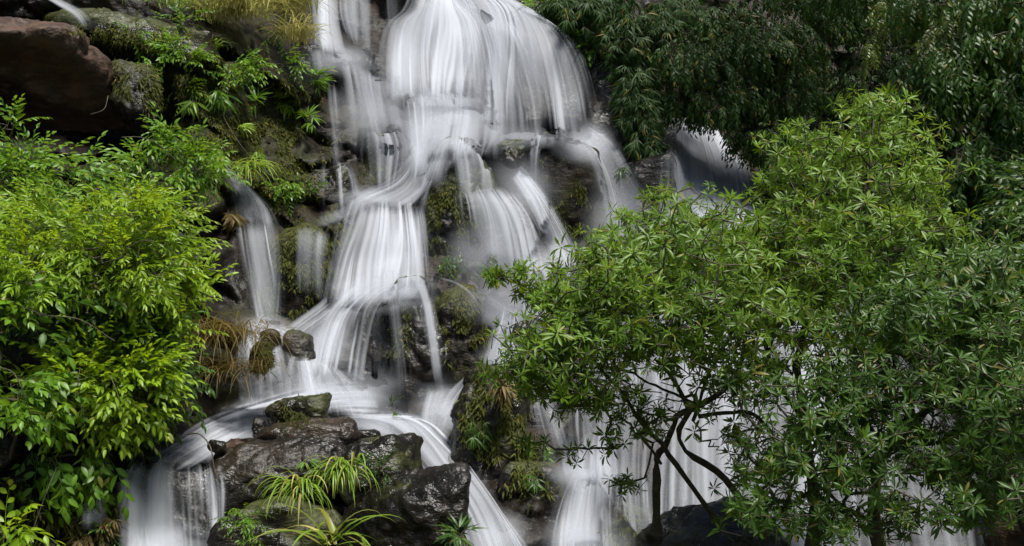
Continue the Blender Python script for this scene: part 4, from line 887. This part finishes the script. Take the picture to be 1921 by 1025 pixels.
plant('bamboo_thicket', 'curtain of hanging bamboo leaves right of the uppermost fall', 'bamboo', (1230, 60, 19.0), [(1110, 30, 80, 40, 17.6, 18.6, 90), (1170, 70, 50, 70, 17.4, 18.4, 90), (1190, 170, 38, 70, 17.2, 18.0, 80), (1205, 235, 32, 50, 17.0, 17.8, 50), (1210, 285, 26, 34, 16.9, 17.7, 22), (1240, 60, 50, 60, 17.6, 18.6, 60), (1060, 15, 50, 22, 17.8, 18.6, 40), (1280, 20, 60, 30, 17.8, 18.8, 40)], FAN_L, 'leaf_fan', 'leaf_far', seed=32, scale=3.4, mode='hang', twig=('twig', 0.005), size=(0.9, 1.5))
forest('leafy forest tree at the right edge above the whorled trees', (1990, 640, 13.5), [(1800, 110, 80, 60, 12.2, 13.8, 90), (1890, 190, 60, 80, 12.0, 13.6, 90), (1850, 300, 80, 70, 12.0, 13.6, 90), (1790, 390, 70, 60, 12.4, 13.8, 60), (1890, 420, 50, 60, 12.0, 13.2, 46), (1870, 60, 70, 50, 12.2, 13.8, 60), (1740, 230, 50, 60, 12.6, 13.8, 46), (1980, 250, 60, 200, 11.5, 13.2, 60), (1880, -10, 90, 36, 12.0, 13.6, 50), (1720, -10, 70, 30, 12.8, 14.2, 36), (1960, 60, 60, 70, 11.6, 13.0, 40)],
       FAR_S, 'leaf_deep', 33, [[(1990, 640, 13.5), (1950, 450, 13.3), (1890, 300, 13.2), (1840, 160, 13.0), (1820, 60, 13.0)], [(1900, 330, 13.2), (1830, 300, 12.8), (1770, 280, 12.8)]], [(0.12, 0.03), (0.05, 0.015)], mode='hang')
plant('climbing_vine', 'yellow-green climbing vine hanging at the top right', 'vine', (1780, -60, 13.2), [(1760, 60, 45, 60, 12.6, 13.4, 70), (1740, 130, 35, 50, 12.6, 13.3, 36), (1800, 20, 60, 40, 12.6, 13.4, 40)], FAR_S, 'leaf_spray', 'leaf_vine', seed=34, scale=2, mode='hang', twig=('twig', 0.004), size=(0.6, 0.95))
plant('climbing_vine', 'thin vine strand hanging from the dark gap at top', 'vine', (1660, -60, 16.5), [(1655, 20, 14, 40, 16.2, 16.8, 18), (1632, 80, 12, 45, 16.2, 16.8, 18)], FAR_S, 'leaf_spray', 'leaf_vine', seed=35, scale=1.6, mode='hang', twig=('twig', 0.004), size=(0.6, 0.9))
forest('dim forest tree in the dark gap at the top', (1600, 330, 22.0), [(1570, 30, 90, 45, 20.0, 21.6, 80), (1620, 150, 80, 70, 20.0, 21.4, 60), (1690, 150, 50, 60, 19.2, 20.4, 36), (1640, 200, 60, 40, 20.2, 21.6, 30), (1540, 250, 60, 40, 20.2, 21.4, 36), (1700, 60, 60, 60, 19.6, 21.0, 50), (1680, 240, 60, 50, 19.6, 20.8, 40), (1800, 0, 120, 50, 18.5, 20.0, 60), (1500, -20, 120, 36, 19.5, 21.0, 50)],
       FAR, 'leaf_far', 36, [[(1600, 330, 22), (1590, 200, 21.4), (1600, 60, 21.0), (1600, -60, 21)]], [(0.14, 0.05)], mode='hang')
shrub('bright leafy bush on the cliff top right of the domed fall', (1050, 60, 19.0), [(1030, 18, 45, 20, 18.2, 18.9, 34), (1090, 50, 40, 30, 18.2, 18.9, 36), (1110, 85, 30, 16, 18.1, 18.7, 14)], FAR_S, 'leaf_mid', 37)
shrub('low dark bush at the foot of the grey-green tree', (1500, 400, 18.4), [(1460, 345, 50, 24, 17.2, 18.2, 24), (1540, 360, 80, 40, 16.8, 18.0, 50), (1640, 300, 70, 60, 16.5, 18.0, 50)], FAR_S, 'leaf_deep', 38)
shrub('dark leafy bush cut off by the right picture edge', (2150, 760, 11.5), [(1960, 560, 60, 90, 9.4, 11.0, 50), (2080, 450, 100, 120, 9.5, 11.5, 90), (2100, 700, 110, 120, 8.8, 10.4, 90), (2160, 250, 120, 150, 10.5, 12.5, 90), (1960, 380, 50, 90, 10.5, 11.8, 40), (2060, 900, 80, 90, 8.4, 9.6, 50)], FAR_S, 'leaf_deep', 43)
shrub('dark bush behind the tops of the right-hand leafy trees', (1800, 560, 14.2), [(1750, 470, 60, 50, 13.4, 14.2, 40), (1830, 480, 60, 40, 12.6, 13.6, 36)], FAR_S, 'leaf_deep', 42)

plant('shade_canopy_tree', 'added tall forest tree, crown mostly out of view, shading the top right', 'tree', (1800, 420, 21.5), [(1350, -120, 150, 70, 14.0, 17.5, 50), (1560, -110, 160, 80, 13.0, 17.5, 70), (1780, -130, 160, 80, 11.0, 16.0, 60), (1980, -100, 120, 100, 9.5, 14.0, 36), (1600, -30, 90, 36, 16.5, 18.5, 60), (1480, -260, 220, 90, 13.0, 18.0, 50), (1800, -280, 240, 90, 10.0, 16.0, 50)], FAR, 'leaf_spray', 'leaf_far',
      [[(1800, 420, 21.5), (1760, 200, 20.5), (1720, 0, 19.5), (1700, -160, 18.0), (1680, -260, 16.5)], [(1730, 30, 19.6), (1600, -60, 18.0), (1420, -120, 16.5)], [(1700, -120, 18.4), (1800, -180, 15.0), (1900, -160, 12.5)]], [(0.2, 0.09), (0.08, 0.03), (0.09, 0.03)], 39, 'hang', 2.8, (0.8, 1.2), twig=('twig', 0.006), sag=0.02)  # tree added to shade the forest below; crown density set for that shade

# --- grass tussocks and small cliff plants
def tussock(label, base, n, L, wid, mat, seed, pitch=(50, 85), end=(-80, -30), spreadx=0.12, fan=(0, 360), name='grass_tussock', cat='grass', blade='grass_blades', parts=False, curl=1.2):
    r = np.random.default_rng(900 + seed); bp = at(*base); root = root_empty(name, bp, label, cat)
    b = r.normal(size=(n, 3)) * np.array([spreadx, spreadx * 0.6, 0.03]); az = np.radians(r.uniform(fan[0], fan[1], n))
    p0 = np.radians(r.uniform(*pitch, n)); p1 = np.radians(r.uniform(*end, n)); LL = r.uniform(L * 0.5, L, n); ww = r.uniform(0.6, 1.0, n) * wid
    if parts:
        for i in range(n):
            v, f, a = blade_strip(b[i:i + 1] * 0, az[i:i + 1], p0[i:i + 1], p1[i:i + 1], LL[i:i + 1] * r.uniform(0.6, 1.15), ww[i:i + 1], 10, curl * r.uniform(0.7, 1.9)); a['tint'][:] = r.uniform()
            if r.uniform() < 0.15:
                add('blade', make_mesh('blade', v, f, a), M['grass_straw'], root, loc=b[i]); continue
            add('blade', make_mesh('blade', v, f, a), M[mat], root, loc=b[i])
    else:
        v, f, a = blade_strip(b, az, p0, p1, LL, ww, 8, curl)
        add(blade, make_mesh(blade, v, f, a), M[mat], root, kind='stuff')
    return root
tussock('arching straw-and-green grass tussock, leftmost on the cliff top', (400, 40, 14.6), 130, 0.85, 0.011, 'grass_straw', 1, spreadx=0.16)
tussock('thick straw-coloured grass tussock drooping over the cliff edge', (455, 30, 14.7), 190, 1.05, 0.012, 'grass_straw', 2, spreadx=0.2)
tussock('tall grass tussock beside the narrow left stream at the top', (535, 25, 15.6), 190, 1.25, 0.013, 'grass_straw', 3, spreadx=0.2)
tussock('dry grass tuft hanging just left of the narrow stream', (556, 78, 15.4), 120, 0.75, 0.010, 'grass_straw', 4, end=(-88, -60))
tussock('grassy tuft at the very top between slab and tussocks', (330, 10, 14.6), 130, 0.5, 0.010, 'grass_green', 5, spreadx=0.3)
tussock('golden-brown hanging grass on the bank beside the runnels', (420, 620, 12.0), 260, 0.85, 0.006, 'grass_gold', 6, pitch=(-20, 50), end=(-95, -70), spreadx=0.26)
tussock('olive hanging grass just below the golden-brown grass', (430, 690, 11.9), 200, 0.6, 0.006, 'grass_gold', 7, pitch=(-20, 50), end=(-95, -70), spreadx=0.22)
tussock('small tuft of green blades under the straw tussock', (395, 95, 14.5), 60, 0.42, 0.010, 'grass_green', 8, end=(-80, -40), spreadx=0.04)
tussock('tuft of hanging pale blades above the slender fall', (470, 310, 13.7), 50, 0.55, 0.012, 'grass_green', 9, pitch=(-30, 40), end=(-90, -70), spreadx=0.06)
tussock('bright drooping broad-bladed grass clump, the upper one by the black boulder', (638, 890, 9.6), 100, 0.52, 0.012, 'grass_green', 10, pitch=(50, 88), end=(-100, -84), spreadx=0.05, parts=True, curl=0.55, fan=(185, 355), name='grass_clump')
tussock('bright drooping grass clump, the left one by the dark leafy bush', (560, 930, 9.5), 80, 0.60, 0.013, 'grass_green', 11, pitch=(50, 88), end=(-98, -70), spreadx=0.03, parts=True, curl=0.6, fan=(170, 370), name='grass_clump')
tussock('broadest grass blades arching at the bottom edge', (618, 1018, 9.0), 14, 0.85, 0.030, 'grass_green', 12, pitch=(30, 75), end=(-60, -20), spreadx=0.04, parts=True, name='grass_clump')
tussock('long grass blade arching low along the bottom edge', (700, 1040, 9.0), 5, 0.6, 0.02, 'grass_green', 13, pitch=(20, 60), end=(-40, -10), spreadx=0.04, fan=(150, 260), parts=True, name='grass_clump')

def sprig(label, px, py, lb, leafname, mat, seed, n=5, spread=30, size=(0.7, 1.1), mode='spray', name='sprig', dY=0.15, cat='plant'):
    Y, N = cast([px], [py]); Y = float(Y[0])
    if 101 <= seed <= 114 or 140 <= seed <= 151: n = int(n * 1.7); spread *= 1.25      # the cliff is well overgrown
    return plant(name, label, cat, (px, py, Y), [(px, py, spread, spread * 0.8, Y - dY - 0.25, Y - 0.02, n)], lb, leafname, mat, seed=seed, mode=mode, size=size, toward=0.6)
sprig('leafy fern-like plant on the speckled mossy boulder', 265, 105, PINN, 'leaf_spray', 'leaf_mid', 101, 12, 26)
sprig('broad-leaved seedling on the cliff right of the speckled boulder', 318, 88, PINN_B, 'leaf_spray', 'leaf_mid', 102, 4, 12, (0.5, 0.7))
sprig('bamboo-leaved sprig hanging in the middle of the brown cliff', 365, 190, FAN, 'leaf_fan', 'grass_green', 103, 3, 10, (0.9, 1.2), 'hang')
sprig('climbing plant with round leaves below the tall grass tussock', 522, 120, PINN, 'leaf_spray', 'leaf_mid', 104, 16, 26)
sprig('upright leafy climber left of the narrow stream', 515, 55, FAR_S, 'leaf_spray', 'leaf_vine', 105, 16, 24, (0.5, 0.8))
sprig('bamboo-leaved sprig reaching over the narrow stream', 590, 155, FAN, 'leaf_fan', 'leaf_mid', 106, 9, 24, (0.9, 1.3))
sprig('small bamboo-leaved sprig below the one over the narrow stream', 580, 225, FAN, 'leaf_fan', 'leaf_mid', 107, 5, 14, (0.7, 1.0))
sprig('leafy sprig in the upper middle of the mossy cliff', 480, 195, FAN, 'leaf_fan', 'leaf_mid', 108, 5, 16, (0.8, 1.1))
sprig('leafy sprig low on the mossy cliff above the slender fall', 480, 290, FAN, 'leaf_fan', 'grass_green', 109, 5, 16, (0.8, 1.1), 'hang')
sprig('sprig with pale leaves halfway down the mossy cliff', 447, 240, FAN, 'leaf_fan', 'grass_green', 110, 3, 8, (0.7, 1.0))
sprig('bush of small leaves under the straw tussock', 340, 120, PINN, 'leaf_spray', 'leaf_mid', 111, 28, 30, (0.6, 1.0))
sprig('bush of small leaves on the cliff rim left of the tall tussock', 445, 130, PINN, 'leaf_spray', 'leaf_mid', 112, 24, 30, (0.6, 1.0))
sprig('dark leafy tuft on the mossy cliff beside the small dark block', 520, 350, PINN, 'leaf_spray', 'leaf_mid', 113, 28, 34, (0.6, 1.0))
sprig('dark leafy tuft at the bottom of the mossy cliff', 570, 380, PINN, 'leaf_spray', 'leaf_deep', 114, 9, 24)
sprig('leafy tuft growing on the wet slab behind the overhanging boulder', 250, 70, PINN, 'leaf_spray', 'leaf_mid', 150, 8, 22, (0.5, 0.8))
sprig('mixed leaves along the upper rim of the wet slab', 330, 45, PINN, 'leaf_spray', 'leaf_mid', 151, 18, 34, (0.5, 0.8))
sprig('hanging fern tuft under the first straw tussock', 405, 175, FAN, 'leaf_fan', 'leaf_mid', 140, 8, 18, (0.8, 1.1), 'hang')
sprig('bushy growth on the cliff right of the hollow', 330, 165, PINN, 'leaf_spray', 'leaf_sun', 141, 16, 30, (0.6, 0.9))
sprig('ferns along the cliff just left of the narrow stream', 548, 195, FAN, 'leaf_fan', 'leaf_sun', 142, 12, 26, (0.8, 1.1))
sprig('leafy patch in the centre of the mossy cliff', 430, 150, PINN, 'leaf_spray', 'leaf_mid', 143, 16, 30, (0.5, 0.8))
sprig('ivy-like patch low on the cliff left of the small dark block', 560, 330, PINN, 'leaf_spray', 'leaf_mid', 144, 14, 26, (0.4, 0.7), 'hang')
sprig('sunlit leaves on the rim above the slender fall', 410, 300, FAN, 'leaf_fan', 'leaf_sun', 145, 10, 20, (0.8, 1.2), 'hang')
sprig('olive ferns hanging over the slender fall', 440, 400, FAN, 'leaf_fan', 'grass_gold', 146, 10, 18, (0.7, 1.0), 'hang')
sprig('creeper with round leaves under the peaked boulder', 860, 485, PINN_B, 'leaf_spray', 'leaf_deep', 115, 20, 34, (0.5, 0.8), 'hang', 'creeper')
sprig('hanging creeper beside the branch tips below the lip rock', 910, 490, PINN_B, 'leaf_spray', 'leaf_deep', 116, 9, 20, (0.45, 0.7), 'hang', 'creeper')
sprig('dark leafy bush at the bottom edge by the curtain falls', 455, 970, PINN_F, 'leaf_spray', 'leaf_mid', 117, 40, 46, (0.45, 0.7))
sprig('leafy growth on top of the black boulder', 720, 880, PINN_F, 'leaf_spray', 'leaf_deep', 118, 22, 40, (0.4, 0.6))
sprig('small dark leaves between the grass clumps and black boulder', 640, 950, PINN_F, 'leaf_spray', 'leaf_deep', 119, 26, 40, (0.4, 0.65))
sprig('fern tuft at the foot of the biggest black boulder', 865, 1000, FAN, 'leaf_fan', 'leaf_deep', 120, 14, 24, (0.6, 0.9))
sprig('dark bamboo-leaved sprig standing against the main chute', 735, 745 + 20, FAN, 'leaf_fan', 'leaf_deep', 121, 5, 16, (0.5, 0.7))
sprig('tiny sprig growing from the foreground slab', 575, 865, FAN, 'leaf_fan', 'leaf_mid', 122, 3, 10, (0.5, 0.7))
sprig('yellowing ferns draped on top of the craggy rock', 935, 730, FAN, 'leaf_fan', 'grass_gold', 123, 16, 26, (0.8, 1.2), 'hang')
sprig('hanging plants down the face of the craggy rock', 900, 800, FAN, 'leaf_fan', 'leaf_deep', 124, 24, 36, (0.45, 0.7), 'hang')
sprig('leafy tuft above the dark stone in the spray', 1000, 900, FAN, 'leaf_fan', 'leaf_deep', 125, 10, 22, (0.5, 0.7), 'hang')
sprig('green plant hanging beneath the leafy tree by the bottom cascade', 1010, 835, PINN_B, 'leaf_spray', 'leaf_mid', 126, 7, 20, (0.5, 0.7), 'hang')
sprig('red-brown dead fern litter below the dripping ledge rock', 180, 1005, FAN, 'leaf_fan', 'grass_gold', 127, 26, 44, (0.6, 1.0), 'hang')
sprig('leaf tuft at the left foot of the curtain falls', 215, 1000, PINN, 'leaf_spray', 'leaf_deep', 128, 8, 22, (0.6, 0.8))
sprig('green tufts on the wall between main and side falls', 1160, 330, FAN, 'leaf_fan', 'leaf_deep', 129, 12, 40, (0.7, 1.1), 'hang')

# --- moss coats (nobody could count the strands)
def moss(label, patches, seed, mat='moss', L=(0.03, 0.10), wid=0.20, name='moss'):
    r = np.random.default_rng(1500 + seed); V = []; lt = leaf_tpl(1.0, wid, 3, 0.2, 0.3)
    PXs, PYs, K = [], [], []
    for cx, cy, rx, ry, n in patches:
        n = int(n * 1.8)
        q = r.normal(size=(n, 2)) * 0.5; q = q[np.linalg.norm(q, axis=1) < 1.1]
        x, y = cx + q[:, 0] * rx, cy + q[:, 1] * ry
        kp = vnoise(np.stack([x / 28, y / 40, 0 * x + seed], -1), seed) + 0.5 * vnoise(np.stack([x / 9, y / 14, 0 * x], -1), seed + 3) > -0.25
        PXs.append(x[kp]); PYs.append(y[kp])
    x = np.concatenate(PXs); y = np.concatenate(PYs); Y, N = cast(x, y); P = at(x, y, Y); n = len(P)
    d = nrm(0.55 * N - np.array([0, 0, 0.75]) + 0.35 * r.normal(size=(n, 3))); R = frames(d, nrm(N + 0.4 * r.normal(size=(n, 3)) + np.array([0, 0, 0.3])))
    t = np.clip(0.5 + 0.5 * vnoise(np.stack([x / 40, y / 40, 0 * x], -1), seed + 9) + r.uniform(-.25, .25, n), 0, 1)
    v, f, a = stamp(lt, P + N * 0.01, R, r.uniform(*L, n), t)
    return add(name, make_mesh(name, v, f, a), M[mat], kind='stuff', label=label, category='moss')
moss('brown-green moss and rootlets coating the left cliff', [(430, 220, 150, 150, 5200), (540, 250, 90, 120, 3200), (330, 140, 110, 60, 1800), (500, 350, 100, 60, 2200)], 1)
moss('moss cushions on the wet slab at the top left', [(300, 75, 120, 30, 1400), (180, 60, 60, 20, 300)], 10, L=(0.03, 0.08))
moss('olive moss on the upright ledge by the slender fall', [(565, 500, 60, 90, 2600), (520, 560, 40, 60, 700)], 2)
moss('moss coat on the left face of the peaked boulder', [(832, 410, 38, 70, 1500), (905, 420, 30, 60, 400)], 3)
moss('moss fringe on the tall rounded boulder', [(1075, 400, 42, 60, 900), (1040, 330, 40, 60, 300)], 4)
moss('green moss hanging right of the single jet', [(872, 625, 44, 80, 1900), (745, 610, 28, 60, 500)], 5, L=(0.03, 0.10))
moss('thin moss on the blocks beside the narrow left stream', [(690, 210, 60, 70, 900), (720, 300, 50, 60, 800), (640, 440, 50, 60, 600)], 6, L=(0.03, 0.09))
moss('moss on the stones of the lower left shelf', [(492, 665, 22, 36, 500), (560, 775, 60, 26, 600)], 7, L=(0.02, 0.07))
moss('moss on the craggy rock and the stones below it', [(925, 780, 60, 90, 1500), (1000, 880, 60, 70, 700), (1170, 990, 40, 50, 400)], 8, L=(0.03, 0.1))
moss('mossy litter on the lower left bank', [(250, 950, 60, 80, 900), (120, 960, 140, 70, 1600)], 9, L=(0.03, 0.1))

# --- loose stems
def stem(label, pts, rad, name='vine_stem'):
    c = resample(np.array([at(*p) for p in pts]), 24); v, f, a = tube(c, np.linspace(rad, rad * 0.5, 24), 5)
    return add(name, make_mesh(name, v - c[0], f), M['twig'], loc=c[0], label=label, category='stem')
stem('bare twig arching over the hollow below the boulder', [(230, 258, 11.0), (265, 258, 10.9), (295, 270, 10.9), (330, 300, 10.9)], 0.006)
stem('thin dangling stem below the overhanging boulder', [(203, 180, 11.6), (195, 205, 11.5), (170, 215, 11.4)], 0.005)
stem('pale dead stem arching on the left picture edge', [(0, 690, 8.4), (25, 700, 8.3), (45, 740, 8.3), (60, 790, 8.4)], 0.005)
stem('long thin vine stem slanting down the mossy cliff', [(385, 140, 14.2), (420, 220, 13.9), (450, 270, 13.6), (470, 295, 13.5)], 0.006)
stem('bare forked twig hanging over the curtain falls', [(352, 815, 10.2), (375, 815, 10.1), (395, 840, 10.0), (402, 880, 9.95), (415, 905, 9.9)], 0.008, 'dead_twig')
stem('pale bare stem hanging through the lower left shrubs', [(150, 690, 9.2), (146, 740, 9.1), (158, 790, 9.1), (150, 840, 9.2)], 0.005)
stem('thin brown stem crossing the drooping-leaved shrub', [(205, 700, 9.2), (222, 745, 9.1), (228, 790, 9.1)], 0.004)
stem('dry stem leaning over the red-brown fern litter', [(60, 1000, 8.8), (85, 930, 8.8), (105, 880, 8.9)], 0.005)
stem('bare branch slanting through the left bank shade', [(10, 560, 8.9), (80, 590, 8.9), (150, 600, 9.0), (215, 640, 9.1)], 0.006)
